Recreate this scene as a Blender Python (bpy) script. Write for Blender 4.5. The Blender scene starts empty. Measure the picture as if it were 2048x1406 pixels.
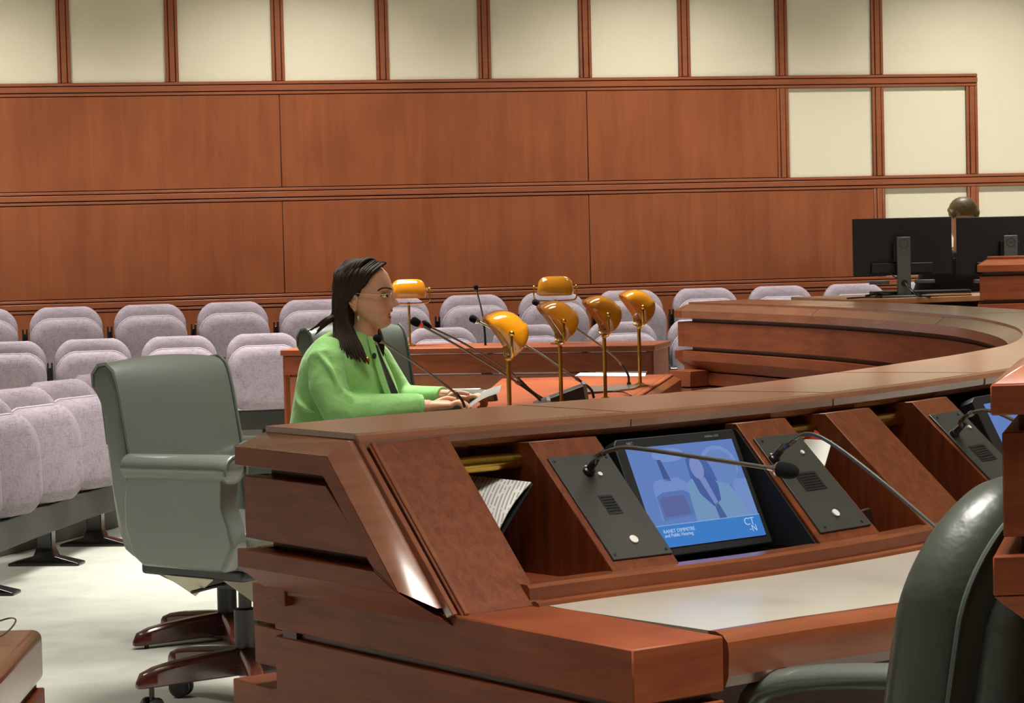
import bpy, bmesh, math, random
from mathutils import Vector, Matrix
random.seed(7)
PI = math.pi
sc = bpy.context.scene
COL = sc.collection
# ------------------------------------------------------------------ camera
H = 1.40                                  # eye height of the seated photographer
PITCH, ROLL, YAW, FPX = .0474, -.0241, -.2167, 5000.0
def _basis():
    c, s = math.cos(PITCH), math.sin(PITCH); cr, sr = math.cos(ROLL), math.sin(ROLL)
    r = Vector((1, 0, 0)); f = Vector((0, c, -s)); u = Vector((0, s, c))
    R, U = cr*r + sr*u, cr*u - sr*r
    Z = Matrix.Rotation(YAW, 3, 'Z')
    return Z @ R, Z @ U, Z @ f
CR, CU, CF = _basis()
CP = Vector((0, 0, H))
cam_d = bpy.data.cameras.new('camera'); cam = bpy.data.objects.new('camera', cam_d); COL.objects.link(cam)
cam_d.sensor_width = 36; cam_d.lens = FPX*36/2048; cam_d.clip_start = .05; cam_d.clip_end = 100
m = Matrix((CR, CU, -CF)).transposed().to_4x4(); m.translation = CP; cam.matrix_world = m
sc.camera = cam
# ------------------------------------------------------------------ light
w = bpy.data.worlds.new('world'); sc.world = w; w.use_nodes = True
w.node_tree.nodes['Background'].inputs[0].default_value = (1, .93, .82, 1)
w.node_tree.nodes['Background'].inputs[1].default_value = .12
sc.view_settings.view_transform = 'Standard'; sc.view_settings.look = 'None'
sc.view_settings.gamma = 1; sc.view_settings.use_curve_mapping = False
sc.view_settings.exposure = 0.06
WALL_Y = 18.4883*math.cos(.2167)
CEIL = 4.3
def area(name, loc, sx, sy, power, spread=120, col=(1, .965, .885)):
    l = bpy.data.lights.new(name, 'AREA'); l.shape = 'RECTANGLE'; l.size = sx; l.size_y = sy
    l.energy = power; l.color = col; l.spread = math.radians(spread)
    o = bpy.data.objects.new(name, l); COL.objects.link(o); o.location = loc
    return o
LIGHTS = []
for i in range(5):
    for j in range(5):
        area('ceiling_lamp', (-7 + 4.4*i, -1.0 + 3.9*j, CEIL-.03), 2.2, 1.6, (34, 78, 116, 118, 100)[j]*((1.5, 1.6, 1, 1, 1)[i] if j < 3 else 1)*(.15 if j == 0 and i > 1 else 1), 76 if i < 2 else 66)
for i in range(8):
    area('wall_washer', (-8 + 2.6*i, WALL_Y-1.38, CEIL-.03), .9, .25, 60, 105)

def ray(x, y): return CF + CR*((x-1024)/FPX) - CU*((y-703)/FPX)
def pz(x, y, z):                       # point of the plane at height z seen at a photo position
    d = ray(x, y); return CP + d*((z-H)/d.z)
def pd(x, y, dep): return CP + ray(x, y)*dep
# ------------------------------------------------------------------ mesh helpers
def V(*a): return Vector(a)
class MB:
    def __init__(s): s.v = []; s.f = []; s.uv = None
    def add(s, vs, fs):
        n = len(s.v); s.v += [Vector(p) for p in vs]; s.f += [tuple(i+n for i in f) for f in fs]; return s
    def box(s, a, b, M=None):
        (x0, y0, z0), (x1, y1, z1) = a, b
        vs = [V(x, y, z) for x in (x0, x1) for y in (y0, y1) for z in (z0, z1)]
        if M: vs = [M @ p for p in vs]
        return s.add(vs, [(0, 1, 3, 2), (4, 6, 7, 5), (0, 4, 5, 1), (2, 3, 7, 6), (0, 2, 6, 4), (1, 5, 7, 3)])
    def ring_loft(s, rings, cap=True, closed=False):
        n = len(rings[0]); base = []
        vs = [p for r in rings for p in r]; fs = []
        m_ = len(rings)
        for k in range(m_ if closed else m_-1):
            a, b = k*n, ((k+1) % m_)*n
            for i in range(n):
                j = (i+1) % n; fs.append((a+i, a+j, b+j, b+i))
        if cap and not closed:
            fs.append(tuple(range(n-1, -1, -1))); fs.append(tuple((m_-1)*n+i for i in range(n)))
        return s.add(vs, fs)
    def tube(s, path, rad, n=10, cap=True, closed=False):
        path = [Vector(p) for p in path]; m_ = len(path)
        if not hasattr(rad, '__len__'): rad = [rad]*m_
        t0 = (path[1]-path[0]).normalized(); up = Vector((0, 0, 1))
        if abs(t0.dot(up)) > .9: up = Vector((1, 0, 0))
        nrm = (up - t0*up.dot(t0)).normalized(); rings = []
        for k in range(m_):
            if closed: t = (path[(k+1) % m_]-path[k-1]).normalized()
            elif k == 0: t = t0
            elif k == m_-1: t = (path[k]-path[k-1]).normalized()
            else: t = ((path[k+1]-path[k]).normalized()+(path[k]-path[k-1]).normalized()).normalized()
            nrm = (nrm - t*nrm.dot(t)).normalized(); b = t.cross(nrm)
            r = rad[k]
            ra, rb = r if hasattr(r, '__len__') else (r, r)
            rings.append([path[k]+nrm*math.cos(2*PI*i/n)*ra+b*math.sin(2*PI*i/n)*rb for i in range(n)])
        return s.ring_loft(rings, cap, closed)
    def lathe(s, prof, M=None, n=20):    # prof: (r, z)
        rings = [[V(r*math.cos(2*PI*i/n), r*math.sin(2*PI*i/n), z) for i in range(n)] for r, z in prof]
        if M: rings = [[M @ p for p in r] for r in rings]
        return s.ring_loft(rings)
    def ball(s, c, r, n=14, M=None):
        rx, ry, rz = r if hasattr(r, '__len__') else (r, r, r)
        rings = []
        for k in range(1, n//2*1+1):
            a = PI*k/(n//2+1); rings.append([V(math.sin(a)*rx*math.cos(2*PI*i/n), math.sin(a)*ry*math.sin(2*PI*i/n), -math.cos(a)*rz) for i in range(n)])
        c = Vector(c)
        if M: rings = [[M @ p for p in r_] for r_ in rings]
        rings = [[c+p for p in r_] for r_ in rings]
        return s.ring_loft(rings)
    def prism(s, poly, a, b, M=None):    # poly 2-D (x, z) extruded in y from a to b
        r0 = [V(x, a, z) for x, z in poly]; r1 = [V(x, b, z) for x, z in poly]
        if M: r0 = [M @ p for p in r0]; r1 = [M @ p for p in r1]
        return s.ring_loft([r0, r1])
    def build(s, name, mat, parent=None, bevel=0, seg=2, smooth=35, world=False, sub=0, remesh=0, sm=0):
        me = bpy.data.meshes.new(name); me.from_pydata([tuple(p) for p in s.v], [], s.f)
        bm = bmesh.new(); bm.from_mesh(me); bmesh.ops.recalc_face_normals(bm, faces=bm.faces); bm.to_mesh(me); bm.free()
        me.materials.append(mat)
        if smooth:
            for p in me.polygons: p.use_smooth = True
            me.set_sharp_from_angle(angle=math.radians(smooth))
        o = bpy.data.objects.new(name, me); COL.objects.link(o)
        if parent is not None:
            o.parent = parent
            if world:
                p, loc = parent, Vector((0, 0, 0))
                while p is not None: loc += p.location; p = p.parent if getattr(p, 'parent', None) else None
                o.location = -loc
        if remesh:
            r = o.modifiers.new('remesh', 'REMESH'); r.mode = 'VOXEL'; r.voxel_size = remesh; r.use_smooth_shade = True
            if sm:
                q = o.modifiers.new('smooth', 'SMOOTH'); q.iterations = sm; q.factor = .5
        if sub:
            q = o.modifiers.new('sub', 'SUBSURF'); q.levels = sub; q.render_levels = sub
        if bevel:
            q = o.modifiers.new('bevel', 'BEVEL'); q.width = bevel; q.segments = seg; q.limit_method = 'ANGLE'; q.angle_limit = math.radians(40)
            q.harden_normals = False
        return o
def txtmesh(cu):
    o = bpy.data.objects.new('tmp', cu); COL.objects.link(o); dg = bpy.context.evaluated_depsgraph_get(); me = bpy.data.meshes.new_from_object(o.evaluated_get(dg)); bpy.data.objects.remove(o); bpy.data.curves.remove(cu); return me
def empty(name, loc=(0, 0, 0), rz=0, label=None, cat=None, group=None, kind=None):
    o = bpy.data.objects.new(name, None); COL.objects.link(o); o.location = loc; o.rotation_euler = (0, 0, rz); o.empty_display_size = .1
    return tag(o, label, cat, group, kind)
def tag(o, label=None, cat=None, group=None, kind=None):
    if label: o['label'] = label
    if cat: o['category'] = cat
    if group: o['group'] = group
    if kind: o['kind'] = kind
    return o
def copy_tree(o, parent=None):
    c = o.copy(); COL.objects.link(c)
    if parent is not None: c.parent = parent
    for ch in list(CH.get(o.name, [])):
        k = copy_tree(ch, c); CH.setdefault(c.name, []).append(k)
    return c
CH = {}
def reg(root):                          # remember a finished thing's tree for copying
    for o in bpy.data.objects:
        if o.parent == root: CH.setdefault(root.name, []).append(o); reg(o)
def cr(pts, n=8):                       # Catmull-Rom through points
    P = [Vector(p) for p in pts]; P = [P[0]*2-P[1]] + P + [P[-1]*2-P[-2]]; out = []
    for k in range(1, len(P)-2):
        p0, p1, p2, p3 = P[k-1], P[k], P[k+1], P[k+2]
        for i in range(n):
            t = i/n
            out.append(.5*((2*p1)+(p2-p0)*t+(2*p0-5*p1+4*p2-p3)*t*t+(3*p1-p0-3*p2+p3)*t**3))
    out.append(P[-2]); return out
# ------------------------------------------------------------------ materials
def lin(c):
    if isinstance(c, str): c = [int(c[i:i+2], 16)/255 for i in (0, 2, 4)]
    return tuple(((v+.055)/1.055)**2.4 if v > .04045 else v/12.92 for v in c)+(1,)
def mat(name, c, rough=.5, metal=0, coat=0, spec=.5, emit=None, es=0, bump=0, bd=.002, bs=200, var=0, vs=8, sheen=0, trans=0, sss=0, ior=None):
    m = bpy.data.materials.new(name); m.use_nodes = True; nt = m.node_tree; b = nt.nodes['Principled BSDF']
    b.inputs['Base Color'].default_value = lin(c); b.inputs['Roughness'].default_value = rough
    b.inputs['Metallic'].default_value = metal; b.inputs['Coat Weight'].default_value = coat; b.inputs['Coat Roughness'].default_value = .12
    b.inputs['Specular IOR Level'].default_value = spec
    if sheen: b.inputs['Sheen Weight'].default_value = sheen
    if trans: b.inputs['Transmission Weight'].default_value = trans
    if ior: b.inputs['IOR'].default_value = ior
    if sss: b.inputs['Subsurface Weight'].default_value = sss; b.inputs['Subsurface Radius'].default_value = (.02, .008, .004)
    if emit: b.inputs['Emission Color'].default_value = lin(emit); b.inputs['Emission Strength'].default_value = es
    tc = nt.nodes.new('ShaderNodeTexCoord')
    if var:
        n = nt.nodes.new('ShaderNodeTexNoise'); n.inputs['Scale'].default_value = vs; n.inputs['Detail'].default_value = 5
        nt.links.new(tc.outputs['Object'], n.inputs['Vector'])
        r = nt.nodes.new('ShaderNodeMapRange'); r.inputs[1].default_value = .3; r.inputs[2].default_value = .7; r.inputs[3].default_value = 1-var; r.inputs[4].default_value = 1+var
        mx = nt.nodes.new('ShaderNodeVectorMath'); mx.operation = 'SCALE'; mx.inputs[0].default_value = lin(c)[:3]
        nt.links.new(n.outputs['Fac'], r.inputs[0]); nt.links.new(r.outputs[0], mx.inputs['Scale']); nt.links.new(mx.outputs[0], b.inputs['Base Color'])
    if bump:
        n = nt.nodes.new('ShaderNodeTexNoise'); n.inputs['Scale'].default_value = bs; n.inputs['Detail'].default_value = 3
        nt.links.new(tc.outputs['Object'], n.inputs['Vector'])
        q = nt.nodes.new('ShaderNodeBump'); q.inputs['Strength'].default_value = bump; q.inputs['Distance'].default_value = bd
        nt.links.new(n.outputs['Fac'], q.inputs['Height']); nt.links.new(q.outputs[0], b.inputs['Normal'])
    return m
def wood(name, c1, c2, grain=(14, 14, .9), rough=.32, coat=.25, rot=0, streak=.6, spec=.5):
    m = bpy.data.materials.new(name); m.use_nodes = True; nt = m.node_tree; b = nt.nodes['Principled BSDF']; L = nt.links
    tc = nt.nodes.new('ShaderNodeTexCoord'); mp = nt.nodes.new('ShaderNodeMapping'); mp.inputs['Scale'].default_value = grain; mp.inputs['Rotation'].default_value = (0, 0, rot)
    L.new(tc.outputs['Object'], mp.inputs['Vector'])
    n = nt.nodes.new('ShaderNodeTexNoise'); n.inputs['Scale'].default_value = 1.6; n.inputs['Detail'].default_value = 6; n.inputs['Roughness'].default_value = .6; n.inputs['Distortion'].default_value = .6
    L.new(mp.outputs[0], n.inputs['Vector'])
    n2 = nt.nodes.new('ShaderNodeTexNoise'); n2.inputs['Scale'].default_value = 2.2; n2.inputs['Detail'].default_value = 2
    L.new(tc.outputs['Object'], n2.inputs['Vector'])
    ad = nt.nodes.new('ShaderNodeMath'); ad.operation = 'MULTIPLY_ADD'; ad.inputs[1].default_value = streak; L.new(n.outputs['Fac'], ad.inputs[0])
    ml = nt.nodes.new('ShaderNodeMath'); ml.operation = 'MULTIPLY'; ml.inputs[1].default_value = 1-streak; L.new(n2.outputs['Fac'], ml.inputs[0]); L.new(ml.outputs[0], ad.inputs[2])
    r = nt.nodes.new('ShaderNodeValToRGB'); r.color_ramp.elements[0].position = .36; r.color_ramp.elements[1].position = .64
    r.color_ramp.elements[0].color = lin(c1); r.color_ramp.elements[1].color = lin(c2)
    L.new(ad.outputs[0], r.inputs[0]); L.new(r.outputs[0], b.inputs['Base Color'])
    b.inputs['Specular IOR Level'].default_value = spec
    b.inputs['Roughness'].default_value = rough; b.inputs['Coat Weight'].default_value = coat; b.inputs['Coat Roughness'].default_value = .20
    bp = nt.nodes.new('ShaderNodeBump'); bp.inputs['Strength'].default_value = .04; bp.inputs['Distance'].default_value = .002
    L.new(n.outputs['Fac'], bp.inputs['Height']); L.new(bp.outputs[0], b.inputs['Normal'])
    return m
def weave(name, c1, c2, s=260, rough=.9, z=1.0, bump=.35, big=3, bigv=.12):
    m = bpy.data.materials.new(name); m.use_nodes = True; nt = m.node_tree; b = nt.nodes['Principled BSDF']; L = nt.links
    tc = nt.nodes.new('ShaderNodeTexCoord')
    ns = []
    for sc_ in ((s, s, s*.18), (s*.18, s*.18, s)):
        mp = nt.nodes.new('ShaderNodeMapping'); mp.inputs['Scale'].default_value = sc_; L.new(tc.outputs['Object'], mp.inputs['Vector'])
        n = nt.nodes.new('ShaderNodeTexNoise'); n.inputs['Scale'].default_value = 1; n.inputs['Detail'].default_value = 2; L.new(mp.outputs[0], n.inputs['Vector']); ns.append(n)
    mx = nt.nodes.new('ShaderNodeMath'); mx.operation = 'ADD'; L.new(ns[0].outputs['Fac'], mx.inputs[0]); L.new(ns[1].outputs['Fac'], mx.inputs[1])
    n3 = nt.nodes.new('ShaderNodeTexNoise'); n3.inputs['Scale'].default_value = big; n3.inputs['Detail'].default_value = 4; L.new(tc.outputs['Object'], n3.inputs['Vector'])
    m3 = nt.nodes.new('ShaderNodeMath'); m3.operation = 'MULTIPLY_ADD'; m3.inputs[1].default_value = bigv*4; L.new(n3.outputs['Fac'], m3.inputs[0]); L.new(mx.outputs[0], m3.inputs[2])
    r = nt.nodes.new('ShaderNodeValToRGB'); r.color_ramp.elements[0].position = .35; r.color_ramp.elements[1].position = .65
    hf = nt.nodes.new('ShaderNodeMath'); hf.operation = 'MULTIPLY'; hf.inputs[1].default_value = .5/(1+bigv); L.new(m3.outputs[0], hf.inputs[0])
    r.color_ramp.elements[0].color = lin(c1); r.color_ramp.elements[1].color = lin(c2)
    L.new(hf.outputs[0], r.inputs[0]); L.new(r.outputs[0], b.inputs['Base Color'])
    b.inputs['Roughness'].default_value = rough; b.inputs['Specular IOR Level'].default_value = .25
    bp = nt.nodes.new('ShaderNodeBump'); bp.inputs['Strength'].default_value = bump; bp.inputs['Distance'].default_value = .001
    L.new(mx.outputs[0], bp.inputs['Height']); L.new(bp.outputs[0], b.inputs['Normal'])
    return m
WOODW = wood('wall_cherry', '844627', '995633', (9, 9, .8), .42, .12)
WOODT = wood('trim_cherry', '8a4b2f', '9a5a3c', (2, 2, 30), .38, .15)
WOODD = wood('dais_cherry', '70331b', '8d4929', (3, 3, 22), .5, .0, spec=.22)
WOODL = wood('ledge_cherry', '7a4930', '956045', (3, 3, 22), .24, 1.0)
WOODV = wood('dais_cherry_upright', '5f2e16', '7d4122', (34, 34, 2.8), .42, .15, streak=.8, spec=.3)
WOODE = wood('edge_cherry', '6e371c', '8a4b2a', (3, 3, 20), .32, .8)
DARKW = wood('groove_cherry', '421b0c', '532612', (3, 3, 22), .5, .0)
FABW = weave('wall_fabric', 'd8cfb6', 'e2dac4', 420, .95, bump=.2, big=1.2, bigv=.3)
SEATF = weave('seat_fabric', '6c626a', '9a8e98', 210, .95, bump=.5, big=14, bigv=.25)
SEATL = weave('seat_fabric_lit_edge', '9c919b', 'b3a8b2', 210, .9, bump=.3, big=14, bigv=.25)  # paler copy of the seat fabric, colours in the lit pan edge
BLK = mat('black_enamel', '141414', .22, 0, .4)
BLKM = mat('black_plastic', '1a1a1b', .45)
GREYP = mat('grey_plate', '3f3f3c', .42, .2)
BRASS = mat('brass', 'c9a24a', .22, 1)
CHROME = mat('chrome', 'c8c8c4', .2, 1)
CARPET = mat('carpet', 'a6a79e', .97, bump=.6, bs=500, var=.10, vs=5, spec=.1)
LAM = mat('pale_laminate', 'b6b0a3', .28, 0, .2, var=.03, vs=4)
# ------------------------------------------------------------------ the room
MOD = .762
WX0 = -3.2022 + 18.4883*math.sin(.2167)       # x of groove module 0 on the wall
def wx(i): return WX0 + i*MOD
Z1, Z2, Z3 = H+1.0869, H+.319, H-.4471        # centres of the three rails
fl = MB().box((-12, -4, -.05), (14, WALL_Y+.1, 0)).build('floor', CARPET); tag(fl, kind='structure', label='pale grey carpet')
CEILM = mat('ceiling_paint', '8d887c', .9)
tag(MB().box((-12, -4, CEIL), (14, WALL_Y+.1, CEIL+.05)).build('ceiling', CEILM), kind='structure', label='ceiling')
SIDEW = wood('side_wall_cherry', '84462a', '95563a', (9, 9, .8), .45, .1)
for nm, a, b in (('wall_left', (-12.1, -4, 0), (-12, WALL_Y+.1, CEIL)), ('wall_right', (14, -4, 0), (14.1, WALL_Y+.1, CEIL)), ('wall_front', (-12, -4.1, 0), (14, -4, CEIL))):
    tag(MB().box(a, b).build(nm, SIDEW), kind='structure')
wb = MB().box((-12, WALL_Y, 0), (14, WALL_Y+.1, CEIL)).build('wall_back', FABW); tag(wb, kind='structure', label='back wall of cherry panels and pale fabric squares')
# grooved rails (dark core with raised bands)
XL, XR = -11.8, 13.8
RW = .049        # half height of a rail with its bands
def rail(mb, dk, z, x0, x1, both=True):
    y = WALL_Y
    dk.box((x0, y-.012, z-RW), (x1, y, z+RW))
    mb.box((x0, y-.030, z-.0205), (x1, y-.004, z+.0205))
    for s in (-1, 1):
        a, b = sorted((z+s*.0265, z+s*.0465)); mb.box((x0, y-.026, a), (x1, y-.004, b))
def stile(mb, dk, x, z0, z1):
    y = WALL_Y
    dk.box((x-.046, y-.013, z0), (x+.046, y, z1))
    mb.box((x-.019, y-.029, z0), (x+.019, y-.004, z1))
    for s in (-1, 1):
        a, b = sorted((x+s*.0245, x+s*.046)); mb.box((a, y-.025, z0), (b, y-.004, z1))
mb, dk = MB(), MB()
rail(mb, dk, Z1, XL, wx(9)+.046); rail(mb, dk, Z2, XL, XR); rail(mb, dk, Z3, XL, XR)
for i in range(-10, 9): stile(mb, dk, wx(i), Z1+RW, CEIL)
stile(mb, dk, wx(7), Z2+RW, Z1-RW); stile(mb, dk, wx(8), Z2+RW, Z1-RW); stile(mb, dk, wx(9), Z2+RW, Z1-RW)
stile(mb, dk, wx(8), Z3+RW, Z2-RW)
for i in range(9, 24): stile(mb, dk, wx(i), Z3+RW, Z2-RW)
t1 = mb.build('trim_1', WOODT, bevel=.003, seg=1); tag(t1, kind='structure', label='grooved cherry rails and stiles of the back wall')
t2 = dk.build('trim_2', DARKW); tag(t2, kind='structure', label='dark grooves between the rails')
def field(x0, x1, z0, z1):
    MB().box((x0+.003, WALL_Y-.022, z0+.003), (x1-.003, WALL_Y-.002, z1-.003)).build('wood_panel', WOODW, wb, world=True, bevel=.002, seg=1)
xs = [wx(-10), wx(-7), wx(-4), wx(-1), wx(2), wx(5)]
for row, (za, zb, end) in enumerate(((Z2+RW, Z1-RW, wx(7)-.046), (Z3+RW, Z2-RW, wx(8)-.046), (.10, Z3-RW, None))):
    x_ = xs + ([end] if end else [wx(8), wx(11), wx(14), wx(17)])
    for a, b in zip(x_[:-1], x_[1:]): field(a, b, za, zb)
dk2 = MB().box((XL, WALL_Y-.016, Z3), (XR, WALL_Y-.001, 0)); dk2.box((XL, WALL_Y-.012, Z3), (wx(8)-.03, WALL_Y-.001, Z2)); dk2.box((XL, WALL_Y-.012, Z2), (wx(7)-.03, WALL_Y-.001, Z1))
tag(dk2.build('trim_3', DARKW), kind='structure', label='shadow gap behind the wood panels')
tag(MB().box((XL, WALL_Y-.035, 0), (XR, WALL_Y-.002, .10)).build('baseboard_back', WOODT), kind='structure')
# raised tier under the rear row
TIER = .19
tag(MB().box((XL, WALL_Y-1.35, 0), (XR, WALL_Y-.04, TIER)).build('floor_tier', mat('tier_carpet', '8f8f86', .97, bump=.5, bs=500)), kind='structure', label='carpeted step under the rear row of seats')
# ------------------------------------------------------------------ horseshoe dais
ZT, ZD = 1.043, .74                         # ledge top and desk top
Ipts = [(.562, 4.757), (.80, 4.905), (1.03, 5.018), (1.281, 5.137), (1.53, 5.262), (1.865, 5.548), (2.285, 5.965), (2.70, 6.42), (3.06, 6.92), (3.45, 7.80), (3.70, 8.75), (3.755, 9.50), (3.73, 10.25), (3.62, 10.95), (3.462, 11.70)]
Opts = [(.690, 4.487), (.96, 4.615), (1.19, 4.712), (1.42, 4.822), (1.76, 5.04), (2.12, 5.33), (2.58, 5.76), (3.03, 6.24), (3.43, 6.78), (3.83, 7.70), (4.09, 8.65), (4.165, 9.50), (4.14, 10.40), (4.02, 11.13), (3.815, 11.85)]
NS = 6
IP = cr([(x, y, 0) for x, y in Ipts], NS); OP = cr([(x, y, 0) for x, y in Opts], NS)
def st(t):                                  # station -> inner edge, outer edge, outward unit vector
    t = max(0, min(len(IP)-1.0001, t)); k = int(t); f = t-k
    I = IP[k].lerp(IP[k+1], f); O = OP[k].lerp(OP[k+1], f); return I, O, (O-I).normalized()
def sp(t, ref, off, z):
    I, O, v = st(t); p = (I if ref == 'i' else O) + v*off; return V(p.x, p.y, z)
def sweep(mb, prof, t0, t1, n=None):
    n = n or max(2, int((t1-t0))+1)
    mb.ring_loft([[sp(t0+(t1-t0)*k/n, *q) for q in prof] for k in range(n+1)])
TE = len(IP)-1.0
RUN = .297; DEEP = .779
dais = empty('horseshoe_dais', (2.2, 5.6, 0), 0, 'curved cherry dais with a raised ledge, sloped cubbies and pale writing surface', 'dais desk')
def dp(mb, name, m_, **k): return mb.build(name, m_, dais, world=True, **k)
def sw(name, m_, profs, t0=0, t1=None, **k):
    mb = MB()
    for p in profs: sweep(mb, p, t0, TE if t1 is None else t1)
    return dp(mb, name, m_, smooth=18, **k)
sw('ledge', WOODL, [[('i', 0, ZT), ('o', 0, ZT), ('o', .010, ZT-.004), ('o', .017, ZT-.014), ('o', .016, ZT-.028), ('o', .006, ZT-.040), ('o', -.03, ZT-.052), ('i', .08, ZT-.075), ('i', -.045, ZT-.075), ('i', -.045, ZT-.040), ('i', 0, ZT-.010)]])
for t in (14.2, 24.7, 33.0, 52, 63, 74):
    mb = MB(); sweep(mb, [('i', .002, ZT-.002), ('i', .002, ZT+.0005), ('o', .0, ZT+.0005), ('o', .0178, ZT-.014), ('o', .0172, ZT-.03), ('o', .008, ZT-.03)], t, t+.035, 1); dp(mb, 'joint', DARKW)
    mb = MB(); sweep(mb, [('i', -.0462, ZT-.040), ('i', .0, ZT-.0092), ('i', .004, ZT-.02), ('i', -.03, ZT-.05)], t, t+.035, 1); dp(mb, 'joint', DARKW)
sw('groove_backing', DARKW, [[('i', -.012, ZT-.06), ('i', .06, ZT-.06), ('i', .06, .05), ('i', .012, .05), ('i', .012, .72), ('i', -.012, .80)]], .4, TE-.4)
sw('frieze', WOODD, [[('i', -.033, .948), ('i', 0, .948), ('i', 0, .828), ('i', -.033, .828)]], bevel=.0015, seg=1)
sw('moulding', WOODD, [[('i', -.045, .808), ('i', .05, .808), ('i', .05, .70), ('i', -.010, .715), ('i', -.045, .764)]], bevel=.0015, seg=1)
sw('lower_panel', WOODD, [[('i', -.012, .708), ('i', .05, .708), ('i', .05, .648), ('i', -.012, .648)], [('i', -.016, .636), ('i', .05, .636), ('i', .05, .54), ('i', -.016, .54)]], .6, TE-.6, bevel=.0015, seg=1)
sw('plinth', WOODD, [[('i', -.045, .53), ('i', .05, .53), ('i', .05, 0), ('i', -.045, 0)]], .6, TE-.6, bevel=.0015, seg=1)
sw('cubby_back', WOODV, [[('o', -.17, ZT-.05), ('o', -.15, ZT-.05), ('o', -.06, .745), ('o', -.08, .745)]], .6, TE-.6)
sw('cubby_floor', WOODD, [[('o', -.16, .754), ('o', RUN-.03, .754), ('o', RUN-.03, .70), ('o', -.16, .70)]], .6, TE-.6)
GW = 3.12                                   # arc position where the end gable stops
sw('kerb', WOODE, [[('o', RUN-.050, .776), ('o', RUN-.010, .776), ('o', RUN-.004, .770), ('o', RUN-.002, .745), ('o', RUN+.010, .749), ('o', RUN+.020, .746), ('o', RUN+.024, .738), ('o', RUN+.024, .70), ('o', RUN-.050, .70)]], GW-.05, TE-GW)
sw('writing_surface', LAM, [[('o', RUN+.02, ZD), ('o', DEEP-.045, ZD), ('o', DEEP-.045, .70), ('o', RUN+.02, .70)]], GW+.25, TE-3.4)
sw('bullnose_edge', WOODE, [[('o', DEEP-.047, ZD+.001), ('o', DEEP-.030, ZD+.002), ('o', DEEP-.014, ZD-.003), ('o', DEEP-.003, ZD-.014), ('o', DEEP, ZD-.03), ('o', DEEP-.002, ZD-.07), ('o', DEEP-.010, ZD-.088), ('o', DEEP-.047, ZD-.092)]], 3.25, TE-3.25)
sw('modesty_panel', DARKW, [[('o', .10, .70), ('o', .13, .70), ('o', .13, 0), ('o', .10, 0)]], .8, TE-.8)
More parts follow.
